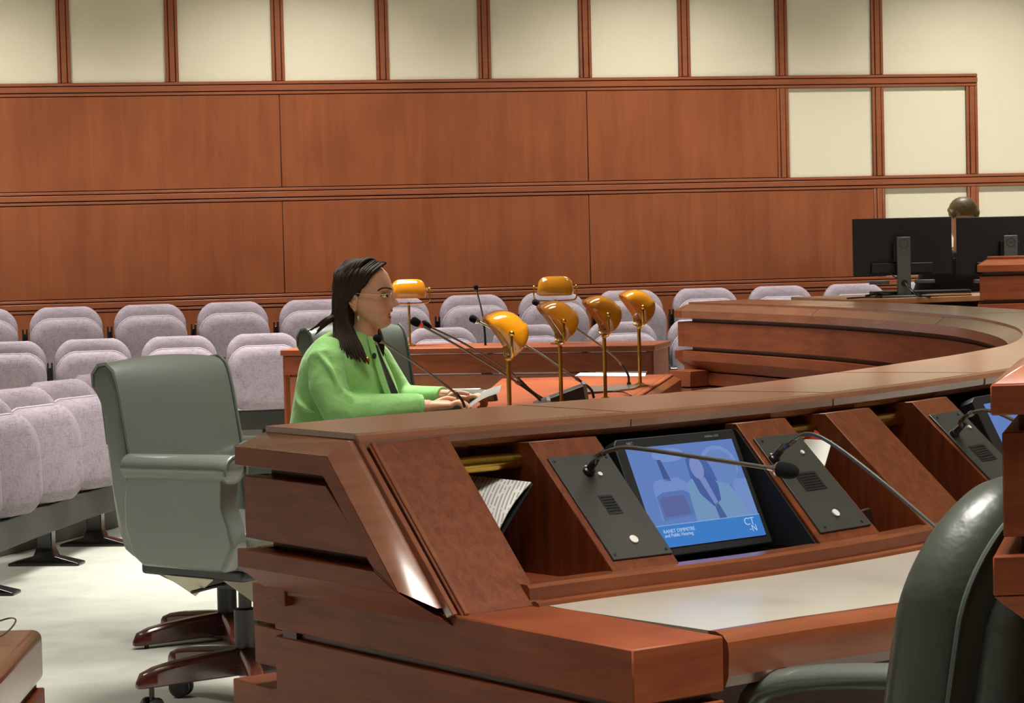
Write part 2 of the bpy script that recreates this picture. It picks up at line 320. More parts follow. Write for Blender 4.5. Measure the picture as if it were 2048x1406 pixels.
# the two ends, built in a frame (w outward from the inner lip, z, off beyond the end)
def end_block(I, v, tau, th):
    I, v, tau = V(*I), V(*v).normalized(), V(*tau).normalized()
    P = lambda w_, z, o_: V(I.x+v.x*w_+tau.x*o_, I.y+v.y*w_+tau.y*o_, z)
    def pr_(mb, poly, a, b): mb.ring_loft([[P(w_, z, a) for w_, z in poly], [P(w_, z, b) for w_, z in poly]])
    mb = MB(); pr_(mb, [(.296, ZT), (.60, ZD), (.60, .70), (.05, .70), (.05, ZT-.06), (.20, ZT-.06), (.27, ZT-.004)], -th, -.012)
    dp(mb, 'end_gable', WOODV, bevel=.002, seg=1)
    mb = MB(); pr_(mb, [(-.015, .73), (.60, ZD), (1.082, ZD), (1.082, .649), (-.015, .649)], -th, 0)
    pr_(mb, [(-.015, .636), (1.082, .636), (1.082, 0), (-.015, 0)], -th, 0)
    dp(mb, 'end_panel', WOODD, bevel=.0025, seg=1)
    mb = MB(); pr_(mb, [(.02, .70), (1.06, .70), (1.06, .01), (.02, .01)], -th+.01, -.012); pr_(mb, [(.03, ZT-.012), (.285, ZT-.012), (.56, .75), (.03, .72)], -.05, .012)
    dp(mb, 'end_groove_backing', DARKW)
    # pilaster and plinth behind the end panel
    mb = MB(); pr_(mb, [(-.165, .72), (-.01, .72), (-.01, .645), (-.165, .645)], -.20, -.04); pr_(mb, [(-.162, .637), (-.01, .637), (-.01, .56), (-.162, .56)], -.20, -.04); pr_(mb, [(-.04, .79), (.02, .79), (.02, .70), (-.04, .70)], -.10, -.004)
    pr_(mb, [(-.235, .52), (-.01, .52), (-.01, 0), (-.235, 0)], -.24, -.03)
    dp(mb, 'end_pilaster', WOODD, bevel=.002, seg=1)
    # bevelled frame: lip (off .02) out to band (off .06), mitred round the slope
    L = [(0, ZT-.012), (.300, ZT-.013), (.572, .752)]
    Bt = [(-.045, ZT-.040), (.287, ZT-.039), (.508, .780)]
    Bb = [(-.045, ZT-.075), (.272, ZT-.075), (.425, .818)]
    mb = MB()
    r = []
    for a, b, c in zip(L, Bt, Bb):
        r.append([P(*b, .0595), P(*c, .06), P(*c, .0), P(*b, 0)])
    mb.ring_loft(r)
    bv = MB(); bv.ring_loft([[P(*a, .02), P(*b, .06), P(*b, .0), P(*a, 0)] for a, b in zip(L, Bt)]); dp(bv, 'end_bevel', WOODL, bevel=.0012, seg=1)
    # lower moulding
    q0 = [P(-.045, .808, .06), P(-.045, .772, .06), P(-.012, .716, .0), P(-.01, .808, 0)]
    q1 = [P(.4354, .808, .06), P(.512, .776, .06), P(.592, .722, .0), P(.4354, .808, 0)]
    mb.ring_loft([q0, q1])
    mb.add([P(.425, .818, .0599), P(.508, .780, .0599), P(.512, .776, .0599), P(.4354, .808, .0599), P(.425, .818, 0), P(.508, .780, 0), P(.512, .776, 0), P(.4354, .808, 0)], [(0, 1, 2, 3), (0, 4, 5, 1), (1, 5, 6, 2), (2, 6, 7, 3), (3, 7, 4, 0)])
    dp(mb, 'end_frame', WOODD, bevel=.0012, seg=1)
    mb = MB(); pr_(mb, [(-.033, .948), (.262, .948), (.408, .828), (-.033, .828)], 0, .048)
    dp(mb, 'end_frieze', WOODD, bevel=.0015, seg=1)
    mb = MB(); pr_(mb, [(.300, ZT+.0), (.604, ZD+.004), (.585, ZD-.004), (.285, ZT-.014)], -.002, .010); pr_(mb, [(.300, ZT+.001), (.604, ZD+.003), (.60, ZD-.012), (.29, ZT-.016)], -.026, -.016)
    dp(mb, 'end_bead', WOODE, bevel=.0015, seg=1)
B0 = V(.819, 4.218, 0); d0 = V(.404, -.915, 0)
end_block((B0-d0*.60)[:], d0[:], (-.915, -.404, 0), .19)
I_, O_, v_ = st(TE)
end_block(I_[:], v_[:], (-v_.y, v_.x, 0), .19)
# sloped dividers
def sl(t, q, h=0):                          # on the slope: arc position, 0 top - 1 bottom, height above it
    I, O, v = st(t); p = O + v*(RUN*q+h*.714); return V(p.x, p.y, ZT+(ZD-ZT)*q+h*.70)
DIV = [(7.6, 11.55), (19.7, 21.92), (23.8, 26.18), (28.6, 30.52), (38.8, 40.6), (43.0, 45.0), (48.5, 50.5), (56, 58), (64, 66), (72, 74), (77, 79)]
for a, b in DIV:
    mb = MB(); pf = [('o', RUN*.13, ZT-.303*.13), ('o', RUN*.932, ZT-.303*.932), ('o', RUN-.05, .752), ('o', -.085, .752), ('o', -.15, ZT-.052)]
    sweep(mb, pf, a, b, 1)
    dp(mb, 'divider', WOODV, bevel=.0015, seg=1)
for a, b in ((GW, 7.6), (21.92, 23.8), (26.18, 28.6)):
    mb = MB(); mb.tube([sp(a+(b-a)*k/4, 'o', .006, .966) for k in range(5)], .0165, 14)
    dp(mb, 'brass_rail', BRASS, smooth=60)
# ------------------------------------------------------------------ auditorium seats
LAT = V(CR.x, CR.y, 0).normalized(); DEP = V(CF.x, CF.y, 0).normalized()
def outline(hw, z0, z1, rt, rb, arch=0, taper=0, n=7):
    pts = []
    def arc(cx, cz, r, a0, a1):
        for k in range(n+1):
            a = a0+(a1-a0)*k/n; pts.append([cx+r*math.cos(a), cz+r*math.sin(a)])
    arc(-hw+rb, z0+rb, rb, 1.5*PI, PI); arc(-hw+rt, z1-rt, rt, PI, .5*PI)
    arc(hw-rt, z1-rt, rt, .5*PI, 0); arc(hw-rb, z0+rb, rb, 0, -.5*PI)
    for p in pts:
        f = (p[1]-z0)/(z1-z0)
        p[1] += arch*(1-(p[0]/hw)**2)*max(0, f)
        p[0] *= 1-taper*(1-f)
    return pts
def pillow(mb, out, ys, insets, curve=0, tilt=0, zp=0):
    cx = sum(p[0] for p in out)/len(out); cz = sum(p[1] for p in out)/len(out)
    hx = max(abs(p[0]-cx) for p in out); hz = max(abs(p[1]-cz) for p in out); rings = []
    for y, ins in zip(ys, insets):
        r = []
        for x, z in out:
            fx, fz = (hx-ins)/hx, (hz-ins)/hz
            X, Z = cx+(x-cx)*fx, cz+(z-cz)*fz
            r.append(V(X, y+curve*(X/hx)**2+(Z-zp)*tilt, Z))
        rings.append(r)
    mb.ring_loft(rings)
def make_seat():
    root = empty('auditorium_seat', (0, 0, 0), 0, 'x', 'seat')
    mb = MB(); pillow(mb, outline(.250, .34, .75, .115, .05, .035, .04), (.035, .030, .036, .055, .085, .10, .105), (.20, .05, .018, .0, .0, .012, .10), -.035, .16, .34)
    mb.build('backrest', SEATF, root, smooth=50)
    mb = MB(); pillow(mb, outline(.247, .28, .672, .125, .10, .030, .04), (-.085, -.088, -.078, -.05, -.015, 0, .005), (.20, .06, .02, .0, .0, .014, .10), .0, .05, .28)
    mb.build('seat_pan', SEATF, root, smooth=50)
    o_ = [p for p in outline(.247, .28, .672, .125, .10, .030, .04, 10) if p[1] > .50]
    MB().tube([V(x, -.006+(z-.28)*.05, z+.001) for x, z in o_], .0065, 6).build('edge_highlight', SEATL, root)  # pale tube paints the light caught along the pan's top edge
    mb = MB()
    mb.box((-.292, .01, .275), (-.272, .055, .60)); mb.box((-.300, -.06, .28), (-.268, .05, .33))
    mb.tube([(-.305, -.150, .44), (-.255, -.150, .44)], .036, 14); mb.box((-.300, -.01, .40), (-.288, .012, .635)); mb.box((-.274, -.01, .40), (-.262, .012, .635)); mb.tube([(-.282, -.02, .50), (-.282, -.08, .47), (-.282, -.145, .45)], .013, 8); mb.tube([(-.282, -.155, .42), (-.282, -.175, .36), (-.282, -.14, .275)], .012, 8)
    mb.build('hinge_bracket', BLK, root, bevel=.003)
    return root
seat0 = make_seat(); reg(seat0)
seat_used = [False]
def place_seat(p, rz, z, label, group):
    if not seat_used[0]: o = seat0; seat_used[0] = True
    else: o = copy_tree(seat0)
    o.location = (p.x, p.y, z); o.rotation_euler = (0, 0, rz); o['label'] = label; o['group'] = group
    return o
ORD = ['first', 'second', 'third', 'fourth', 'fifth', 'sixth', 'seventh', 'eighth', 'ninth', 'tenth', 'eleventh', 'twelfth', 'thirteenth', 'fourteenth']
def yplane(x, y, Y):
    d = ray(x, y); return CP+d*(Y/d.y)
# rear row, against the panelled wall
YR = WALL_Y-.72
xa, xb = yplane(133, 650, YR).x, yplane(1717, 600, YR).x
for k in range(-1, 12):
    X = xa+(xb-xa)*k/10
    place_seat(V(X, YR, 0), 0, TIER, 'mauve seat in the rear row by the panelled wall, %s from the left' % ORD[k+1], 'rear row of auditorium seats')
Y2 = pd(186, 740, 16.2).y
cs = [15, 187, 360, 530, 700, 868, 1040, 1250-38, 1250+135]
cs = [15, 187, 360, 530, 703, 888, 1062, 1250, 1412, 1580]
for k, c in enumerate(cs):
    P = yplane(c, 700, Y2)
    place_seat(P, 0, -.0, 'mauve seat in the row before the rear one, %s from the left' % ORD[k], 'second row of auditorium seats')
# the side block at the left edge, seats turned towards the dais
side = [(-97, 9.75), (-10, 10.3), (77, 10.85), (160, 11.4), (245, 11.95)]
sl_lab = ['mauve seat at the very left edge of the side block', 'mauve seat cut by the left edge, with a black hinge knob on its right', 'mauve seat in the middle of the side block at the left edge',
          'mauve seat of the side block just left of the grey leather armchair', 'mauve seat of the side block behind the grey leather armchair']
SIDEP = []
for k, (px, dep) in enumerate(side):
    P = pd(px, 890, dep); ang = math.radians(24+1.5*k)
    f = LAT*math.cos(ang)-DEP*math.sin(ang)           # facing
    rz = math.atan2(f.x, -f.y)
    SIDEP.append((P, f))
    place_seat(V(P.x, P.y, 0), rz, 0, sl_lab[k], 'side block of auditorium seats')
# beams that carry the seats
def beam(name, pts, z, label, peds, foot=0):
    root = empty('seat_rail', (pts[0].x, pts[0].y, 0), 0, label, 'seat rail')
    d = (pts[-1]-pts[0]).normalized(); n = V(-d.y, d.x, 0); mb = MB()
    prof = [(-.05, z+.15), (.06, z+.15), (.06, z+.272), (-.05, z+.272)]
    mb.ring_loft([[V(p.x+n.x*a, p.y+n.y*a, b) for a, b in prof] for p in pts])
    mb.build('beam', mat('beam_grey', '262725', .5), root, world=True, bevel=.004)
    for p in peds:
        mb = MB(); M = Matrix.Translation((p.x, p.y, z)) @ Matrix.Rotation(math.atan2(d.y, d.x), 4, 'Z')
        mb.ring_loft([[M @ V(x*s, y*s2, h) for x, y in ((-1, -1), (1, -1), (1, 1), (-1, 1))] for s, s2, h in ((.05, .16, 0), (.05, .16, .012), (.035, .05, .04), (.03, .035, .08), (.03, .035, .20))])
        mb.build('pedestal', BLK, root, world=True, bevel=.004)
    return root
bp = [V(P.x-f.x*.0, P.y-f.y*.0, 0) for P, f in SIDEP]
bp = [bp[0]*2-bp[1]]+bp
beam('seat_beam', bp, 0, 'dark beam under the mauve seats at the left edge, on black pedestals', [bp[1].lerp(bp[2], .5), bp[3].lerp(bp[4], .1), bp[4].lerp(bp[5], .3)])
a, b = yplane(-60, 800, Y2), yplane(1640, 700, Y2)
beam('seat_beam', [V(a.x, a.y+.03, 0), V(b.x, b.y+.03, 0)], 0, 'long dark beam under the row before the rear one', [yplane(c+88, 800, Y2)+V(0, .03, 0)-V(0, 0, yplane(c+88, 800, Y2).z) for c in (100, 445, 795, 1150)])
a, b = V(xa-.9, YR+.03, 0), V(xb+.9, YR+.03, 0)
beam('seat_beam', [a, b], TIER, 'long dark beam under the rear row by the panelled wall', [a.lerp(b, f) for f in (.05, .3, .5, .7, .95)])
# grey step under the side block
STEP = mat('step_grey', '6a6a62', .8)
a, b = pz(-160, 1155, 0), pz(262, 1048, 0); d_ = (b-a).normalized(); n_ = V(-d_.y, d_.x, 0)
tag(MB().ring_loft([[p+n_*t+V(0, 0, z) for t, z in ((0, 0), (.35, 0), (.35, .14), (0, .14))] for p in (a, b)]).build('floor_step', STEP, bevel=.004), kind='structure', label='low grey step behind the side block of seats')
# ------------------------------------------------------------------ leather chairs
LEA = mat('grey_green_leather', '4d534c', .42, 0, .7, bump=.25, bs=260, var=.05, vs=4)
LEA2 = mat('grey_green_piping', '4f5650', .4)
LEG = wood('chair_leg_mahogany', '33120d', '4a1d14', (3, 3, 20), .22, .5)
LINING = mat('torn_lining', 'b9b3a0', .9)
LEGSPIN = math.radians(32)
def make_chair(name='leather_armchair'):
    r = empty(name, (0, 0, 0), 0, 'x', 'chair')         # faces +y
    # backrest: side profile (y, z) swept across x, head roll curling back
    prof = [(-.165, .46), (-.20, .62), (-.232, .80), (-.258, .93), (-.272, .985), (-.285, 1.018), (-.315, 1.040), (-.350, 1.036), (-.376, 1.008), (-.374, .972), (-.352, .950), (-.336, .925), (-.318, .80), (-.292, .62), (-.262, .46)]
    mb = MB(); rings = []
    for x, s in ((-.278, .86), (-.272, .96), (-.262, 1), (-.19, 1), (-.10, 1.0), (0, 1), (.10, 1), (.19, 1), (.262, 1), (.272, .96), (.278, .86)):
        cy = sum(p[0] for p in prof)/len(prof); cz = .76
        dent = 0 if abs(x) > .25 else .016*(1-(x/.25)**2)
        rings.append([V(x*(1-.04*max(0, (z-.8))), cy+(y-cy)*s+(dent if i < 5 else 0), cz+(z-cz)*(1-(1-s)*.25)+(.018*(1-(x/.28)**2) if z > .9 else 0)) for i, (y, z) in enumerate(prof)])
    mb.ring_loft(rings); mb.build('backrest', LEA, r, smooth=45, sub=1)
    for s in (-1, 1):
        mb = MB(); mb.tube([V(s*.270, y+.002, z) for y, z in prof[:13]], .0055, 6); mb.build('piping', LEA2, r)
    # rolled arms
    for s in (-1, 1):
        mb = MB(); out = [(.185, .45), (.225, .52), (.215, .58), (.190, .64), (.195, .73), (-.205, .735), (-.22, .64), (-.22, .56), (-.190, .475), (-.15, .45)]
        R_ = []
        for x, ins in ((s*.235, .012), (s*.242, 0), (s*.300, 0), (s*.312, .012)):
            cy, cz = 0, .59; R_.append([V(x, cy+(y-cy)*(1-ins*3), cz+(z-cz)*(1-ins*5)) for y, z in out])
        mb.ring_loft(R_)
        mb.build('arm_panel', LEA, r, smooth=50, bevel=.012, seg=3)
        mb = MB(); mb.tube([(s*.278, -.220, .735), (s*.278, -.21, .737), (s*.278, .185, .745), (s*.278, .212, .742), (s*.278, .220, .740)], [(.020, .03), (.040, .052), (.042, .054), (.040, .052), (.022, .03)], 18)
        mb.build('arm_roll', LEA, r, smooth=60)
        mb = MB(); mb.tube([(s*.278+.051*math.cos(a), .218, .742+.042*math.sin(a)) for a in [PI*(-.1+1.2*k/10) for k in range(11)]], .005, 6)
        mb.build('arm_piping', LEA2, r)
    mb = MB(); mb.box((-.25, -.23, .44), (.25, .235, .57)); mb.build('seat', LEA, r, bevel=.035, seg=4)
    mb = MB(); mb.box((-.24, -.22, .415), (.24, .20, .45)); mb.build('seat_base', BLKM, r, bevel=.01)
    mb = MB(); mb.tube([(0, 0, .12), (0, 0, .30)], .034, 16); mb.tube([(0, 0, .30), (0, 0, .42)], .02, 12); mb.box((-.09, -.12, .37), (.09, .10, .417)); mb.tube([(.06, 0, .385), (.24, .02, .38)], .006, 6)
    mb.build('column', BLKM, r, bevel=.002)
    for k in range(5):
        a = 2*PI*k/5+LEGSPIN; M = Matrix.Rotation(a, 4, 'Z')
        mb = MB(); ys = [(.03, .105, .185, .030), (.12, .103, .178, .029), (.24, .100, .165, .027), (.295, .098, .155, .026), (.335, .097, .140, .022), (.352, .096, .112, .012)]
        mb.ring_loft([[M @ V(-w_, y, z0), M @ V(w_, y, z0), M @ V(w_, y, z1-.012), M @ V(w_*.6, y, z1), M @ V(-w_*.6, y, z1), M @ V(-w_, y, z1-.012)] for y, z0, z1, w_ in ys])
        lg = mb.build('leg', LEG, r, bevel=.004, smooth=40)
        mb = MB(); c = M @ V(0, .305, .034); T = Matrix.Rotation(a+.5, 4, 'Z')
        for s in (-1, 1): mb.lathe([(.001, -.010), (.026, -.010), (.033, -.004), (.033, .006), (.022, .010), (.001, .010)], Matrix.Translation(c+(T @ V(s*.017, 0, 0))) @ T @ Matrix.Rotation(PI/2, 4, 'Y'), 18)
        mb.tube([M @ V(0, .305, .10), M @ V(0, .305, .055)], .008, 8); mb.ball(c+V(0, 0, .008), (.012, .024, .024), 10)
        mb.build('caster', BLKM, lg)
    # torn dust cover hanging from the underside
    for (x0, y0), (x1, y1), (x2, y2, z2) in (((.24, -.12), (.24, .08), (.19, -.04, .315)), ((.22, .10), (.10, .22), (.17, .20, .30)), ((.20, -.20), (.05, -.22), (.10, -.19, .33))):
        mb = MB(); mb.add([(x0, y0, .418), (x1, y1, .418), (x2, y2, z2+.04), (x0, y0, .415), (x1, y1, .415), (x2-.002, y2, z2+.04)], [(0, 1, 2), (5, 4, 3), (0, 3, 4, 1), (1, 4, 5, 2), (2, 5, 3, 0)])
        mb.build('dust_cover', LINING, r, smooth=0)
    for o in bpy.data.objects:
        if o.parent == r and o.type == 'MESH' and not o.name.startswith(('column', 'leg')):
            for v_ in o.data.vertices: v_.co.x *= .88
    return r
chA = make_chair(); reg(chA)
def seat_chair(o, px, dep, deg, dz=0, spin=0):
    P = pd(px, 1000, dep); a = math.radians(deg)          # deg: 0 faces the camera, 90 faces image right
    f = LAT*math.sin(a)-DEP*math.cos(a)
    o.location = (P.x, P.y, dz); o.rotation_euler = (0, 0, math.atan2(-f.x, f.y))
chB = copy_tree(chA); chC = copy_tree(chA)
seat_chair(chA, 484, 7.45, 52); chA['label'] = 'grey-green leather armchair with rolled arms left of the dais end, its dust cover torn'
seat_chair(chB, 448, 8.75, 52, -.085); chB['label'] = 'grey-green leather armchair mostly hidden behind the one at the dais end, its legs showing'
seat_chair(chC, 815, 9.85, 42, -.0); chC['label'] = 'grey-green leather armchair behind the seated woman in the green jacket'
for c in (chA, chB, chC): c['group'] = 'grey leather armchairs'
# black leather executive chair in the right foreground (camera sees it from behind, facing the desk)
LBK = mat('black_green_leather', '363a33', .40, 0, .1, bump=.7, bd=.004, bs=24, var=.06, vs=6)
def exec_chair():
    r = empty('leather_swivel_chair', (0, 0, 0), 0, 'black leather swivel chair with creased padded back, cut by the lower right corner', 'chair')
    mb = MB(); o = outline(.27, .50, 1.03, .17, .06, .02, -.0, 9)
    pillow(mb, o, (-.055, -.045, -.02, .02, .05, .075, .085), (.16, .05, .012, 0, .004, .03, .14), .05, -.16, .50)
    # pleats along the padded rim
    mb.build('back_cushion', LBK, r, smooth=60, sub=1)
    mb = MB(); o = outline(.215, .52, .97, .14, .06, .02, 0, 9)
    pillow(mb, o, (-.125, -.115, -.09, -.06, -.04), (.14, .035, .008, 0, .01), .05, -.16, .50)
    mb.build('back_shell', LBK, r, smooth=60, sub=1)
    mb = MB(); pts = outline(.250, .53, 1.005, .155, .05, .02, 0, 12)
    mb.tube([V(x, -.030+.05*(x/.27)**2-(z-.5)*.16, z) for x, z in pts], .004, 6); mb.build('seam', LEA2, r)
    mb = MB(); mb.box((-.27, -.05, .42), (.27, .46, .54)); mb.build('seat', LBK, r, bevel=.05, seg=4)
    for s in (-1, 1):
        mb = MB(); mb.tube(cr([(s*.30, -.06, .60), (s*.31, .04, .665), (s*.315, .18, .675), (s*.31, .46, .655), (s*.305, .55, .60), (s*.30, .50, .45)], 5), [(.022, .032)]*26, 14); mb.build('armrest', LEA, r, smooth=60)
    mb = MB(); mb.tube([(0, .18, .10), (0, .18, .42)], .03, 14)
    mb.build('column', BLKM, r)
    for k in range(5):
        M = Matrix.Translation((0, .18, 0)) @ Matrix.Rotation(2*PI*k/5, 4, 'Z')
        mb = MB(); mb.ring_loft([[M @ V(a*w_, y, b) for a, b in ((-1, z0), (1, z0), (1, z1), (-1, z1))] for y, z0, z1, w_ in ((.02, .08, .14, .028), (.30, .075, .11, .02))]); mb.ball(M @ V(0, .30, .033), .033, 12)
        mb.build('leg', BLKM, r, bevel=.003)
    return r
ex = exec_chair()
P = pd(1990, 1200, 3.60); a = math.radians(-122)
f = LAT*math.sin(a)-DEP*math.cos(a); ex.location = (P.x, P.y, 0); ex.rotation_euler = (0, 0, math.atan2(-f.x, f.y))
# ------------------------------------------------------------------ witness table, lamps, microphones
def quad_table(name, pts, z, th, label, cat, base_inset=.06):
    r = empty(name, (pts[0].x, pts[0].y, 0), 0, label, cat)
    c = sum(pts, V(0, 0, 0))/len(pts)
    lo = lambda k, z_: [V(c.x+(p.x-c.x)*k, c.y+(p.y-c.y)*k, z_) for p in pts]
    MB().ring_loft([lo(1, z-th), lo(1, z)]).build('table_top', WOODD, r, world=True, bevel=.006, seg=2)
    return r, lo
FR, FL = pz(1347, 748, .74), pz(1003, 757, .74)
NR = FR+(pz(1270, 797, .74)-FR)*2.25; NL = FL+(pz(945, 805, .74)-FL)*2.05
FR.z = FL.z = NR.z = NL.z = 0
wt, lo = quad_table('witness_table', [FL, FR, NR, NL], .74, .04, 'cherry witness table with brass lamps, in front of the woman in the green jacket', 'table')
for p0, p1 in ((FL, FR), (NL, NR)):
    q0 = p0.lerp(p1, .40); q1 = p0.lerp(p1, .97); sh_ = (NL-FL)*(.02 if p0 is FL else -.02); MB().ring_loft([[p+V(0, 0, z) for p in (q0+sh_, q1+sh_, q1+sh_*2, q0+sh_*2)] for z in (0, .70)]).build('end_panel', WOODD, wt, world=True, bevel=.003)
MB().ring_loft([[p+V(0, 0, z) for p in (FL.lerp(FR, .90), FL.lerp(FR, .94), NL.lerp(NR, .94), NL.lerp(NR, .90))] for z in (0, .70)]).build('front_panel', WOODD, wt, world=True, bevel=.003)
# bevelled front board on the dais side
n_ = (FR-NR).normalized(); o_ = V(n_.y, -n_.x, 0)
mb = MB(); mb.ring_loft([[p+o_*a+V(0, 0, z) for a, z in ((-.03, .742), (.035, .715), (.035, .50), (-.03, .50))] for p in (FR, NR)])
mb.build('front_board', WOODE, wt, world=True, bevel=.003)
# back table behind her
BTL, BTR = pz(560, 700, .74), pz(1309, 690, .74); BTL.z = BTR.z = 0
dv = (BTR-BTL).normalized(); nv = V(-dv.y, dv.x, 0)
bt, lo = quad_table('staff_table', [BTL, BTR, BTR+nv*.55, BTL+nv*.55], .74, .035, 'long cherry table behind the witness table, carrying two brass lamps', 'table')
MB().ring_loft([[p+nv*a+V(0, 0, z) for a, z in ((.012, .59), (.05, .59), (.05, .70), (.012, .70))] for p in (BTL+dv*.02, BTR-dv*.02)]).build('apron', WOODD, bt, world=True, bevel=.003)
MB().ring_loft([[p+nv*a+V(0, 0, z) for a, z in ((.02, .0), (.06, .0), (.06, .58), (.02, .58))] for p in (BTL+dv*.02, BTR-dv*.02)]).build('front_panel', WOODW, bt, world=True, bevel=.003)
for p in (BTL, BTR):
    q = p+dv*(.03 if p is BTL else -.03); MB().ring_loft([[q+dv*a+nv*b+V(0, 0, z) for a, b in ((-.02, .02), (.02, .02), (.02, .52), (-.02, .52))] for z in (0, .71)]).build('side_panel', WOODD, bt, world=True)
AMB = mat('amber_glass', 'b8740d', .10, 0, .9, var=.15, vs=14)
def make_lamp():
    r = empty('brass_lamp', (0, 0, 0), 0, 'x', 'lamp')
    MB().lathe([(.001, 0), (.036, 0), (.036, .006), (.022, .010), (.012, .016), (.001, .016)], n=24).build('base', BRASS, r)
    MB().tube([(0, 0, .01), (0, 0, .252)], .0075, 12).build('pole', BRASS, r)
    mb = MB(); mb.ball((0, 0, .252), .011, 12); y = [(-.124, 0, .338), (-.126, 0, .310), (-.126, 0, .285), (-.118, 0, .264), (-.098, 0, .257), (0, 0, .254), (.098, 0, .257), (.118, 0, .264), (.126, 0, .285), (.126, 0, .310), (.124, 0, .338)]
    mb.tube(cr(y, 3), .0045, 8)
    for s in (-1, 1): mb.ball((s*.124, 0, .338), .0095, 12); mb.tube([(s*.124, 0, .338), (s*.104, 0, .338)], .0055, 8)
    mb.build('yoke', BRASS, r)
    mb = MB(); n, m_ = 22, 18; rows = []
    for i in range(m_+1):
        x = -.108+.216*i/m_; e = abs(x)/.108; s = max(.02, (1-e**5)**.45)
        row = []
        for k in range(n+1):
            a = PI*(-.02+1.04*k/n)
            yy, zz = -.073*math.cos(a)-.002, .098*math.sin(a)**.85 if math.sin(a) > 0 else -.004
            if yy < 0: yy *= 1.10; zz *= .93
            row.append(V(x, yy*(.55+.45*s), zz*s))
        rows.append(row)
    T = Matrix.Translation((0, 0, -.034))
    vs = [T @ p for r_ in rows for p in r_]; fs = [(i*(n+1)+k, i*(n+1)+k+1, (i+1)*(n+1)+k+1, (i+1)*(n+1)+k) for i in range(m_) for k in range(n)]
    mb.add(vs, fs); sh = mb.build('lamp_shade', AMB, r, smooth=80); sh.location = (0, 0, .338); sh.rotation_euler = (math.radians(-56), 0, 0)
    q = sh.modifiers.new('t', 'SOLIDIFY'); q.thickness = .004; q.offset = 0
    return r
lamp0 = make_lamp(); reg(lamp0); lamp_used = []
def place_lamp(px, py, z, dep, deg, label, group):
    o = lamp0 if not lamp_used else copy_tree(lamp0); lamp_used.append(1)
    P = pd(px, py, dep); o.location = (P.x, P.y, z); a = math.radians(deg)
    # deg: direction the open side faces, 0 = camera, -90 = image left
    f = LAT*math.sin(a)-DEP*math.cos(a); o.rotation_euler = (0, 0, math.atan2(f.x, -f.y)); o['label'] = label; o['group'] = group
    if deg == 180:
        for c in (CH[o.name] if o.name in CH else []):
            if c.name.startswith('lamp_shade'): c.rotation_euler = (math.radians(-12), 0, 0)
place_lamp(1020, 860, .74, 8.15, -84, 'brass lamp with amber glass shade, nearest of the four on the witness table', 'lamps on the witness table')
place_lamp(1123, 820, .74, 9.15, -84, 'brass lamp with amber shade, second nearest of the four on the witness table', 'lamps on the witness table')
place_lamp(1211, 795, .74, 9.70, -84, 'brass lamp with amber shade, third of the four on the witness table', 'lamps on the witness table')
place_lamp(1280, 760, .74, 10.55, -84, 'brass lamp with amber shade at the far end of the witness table', 'lamps on the witness table')
P = pz(820, 692, .74); place_lamp(820, 692, .74, (P-CP).dot(CF), 180, 'brass lamp with amber shade on the staff table, just right of the woman\'s face', 'lamps on the staff table')
P = pz(1120, 688, .74); place_lamp(1113, 688, .74, (P-CP).dot(CF), 180, 'brass lamp with amber shade on the right half of the staff table', 'lamps on the staff table')
FOAM = mat('black_foam', '17181a', .95, bump=.8, bs=900, spec=.1)
GUN = mat('gooseneck_black', '24221f', .28, .3, .3)
STEEL = mat('satin_steel', '8d8a80', .28, 1)
def mic(label, pts, rad, hl, hr, split=None, ring=None, base=None, group=None, name='gooseneck_microphone'):
    P = [pd(*p) for p in pts]; r = empty(name, P[0][:], 0, label, 'microphone', group)
    path = cr(P, 8); n = len(path); k = int(n*split) if split else n-1
    MB().tube(path[:k+1], rad*1.25, 10).build('gooseneck', GUN, r, world=True, smooth=60)
    if k < n-1: MB().tube(path[k-1:], rad, 10).build('stem', STEEL if split < .8 else GUN, r, world=True, smooth=60)
    if k < n-1: MB().tube([path[k-1], path[k]], rad*1.7, 10).build('collar', STEEL, r, world=True)
    d = (path[-1]-path[-3]).normalized(); q = path[-1]; M = Matrix.Translation(q) @ d.to_track_quat('Z', 'Y').to_matrix().to_4x4()
    MB().lathe([(.001, -.012), (rad*1.4, -.010), (hr*.8, .002), (hr*.85, .006), (.001, .006)], M).build('capsule', CHROME if ring is None else ring, r, world=True)
    MB().lathe([(.001, .003), (hr*.82, .003)]+[(hr*(.82+.18*math.sin(min(1, a*1.6)*PI/2)) if a < .6 else hr*math.sqrt(max(0.001, 1-((a-.6)/.4)**2)), .003+hl*a) for a in [j/12 for j in range(1, 13)]], M, 18).build('windscreen', FOAM, r, world=True, smooth=60)
    if base: MB().tube([P[0]-V(0, 0, base), P[0]+(path[2]-path[0])*.9], rad*2.2, 12).build('socket', GUN, r, world=True)
    return r
RING = mat('red_ring', 'c33c2a', .4, emit='e04a30', es=.3)
mic('long gooseneck microphone bent up towards the woman\'s chest, nearest on the witness table', [(930, 815, 9.0), (920, 795, 9.0), (885, 766, 8.95), (820, 720, 8.9), (762, 682, 8.85)], .0042, .030, .0125, .35)
mic('gooseneck microphone with a red ring, reaching to the woman\'s mouth', [(1088, 812, 9.3), (1070, 790, 9.25), (1015, 752, 9.2), (930, 700, 9.15), (840, 649, 9.1)], .0045, .036, .016, .45, RING)
mic('gooseneck microphone close behind the red-ringed one', [(1100, 806, 9.75), (1064, 783, 9.75), (1018, 742, 9.7), (930, 688, 9.65), (858, 653, 9.6)], .0042, .034, .015, .45, BLKM)
mic('gooseneck microphone whose foam tip is left of the nearest lamp shade', [(1188, 796, 9.85), (1178, 775, 9.85), (1130, 742, 9.85), (1060, 695, 9.9), (955, 642, 9.95)], .0044, .034, .015, .4, CHROME)
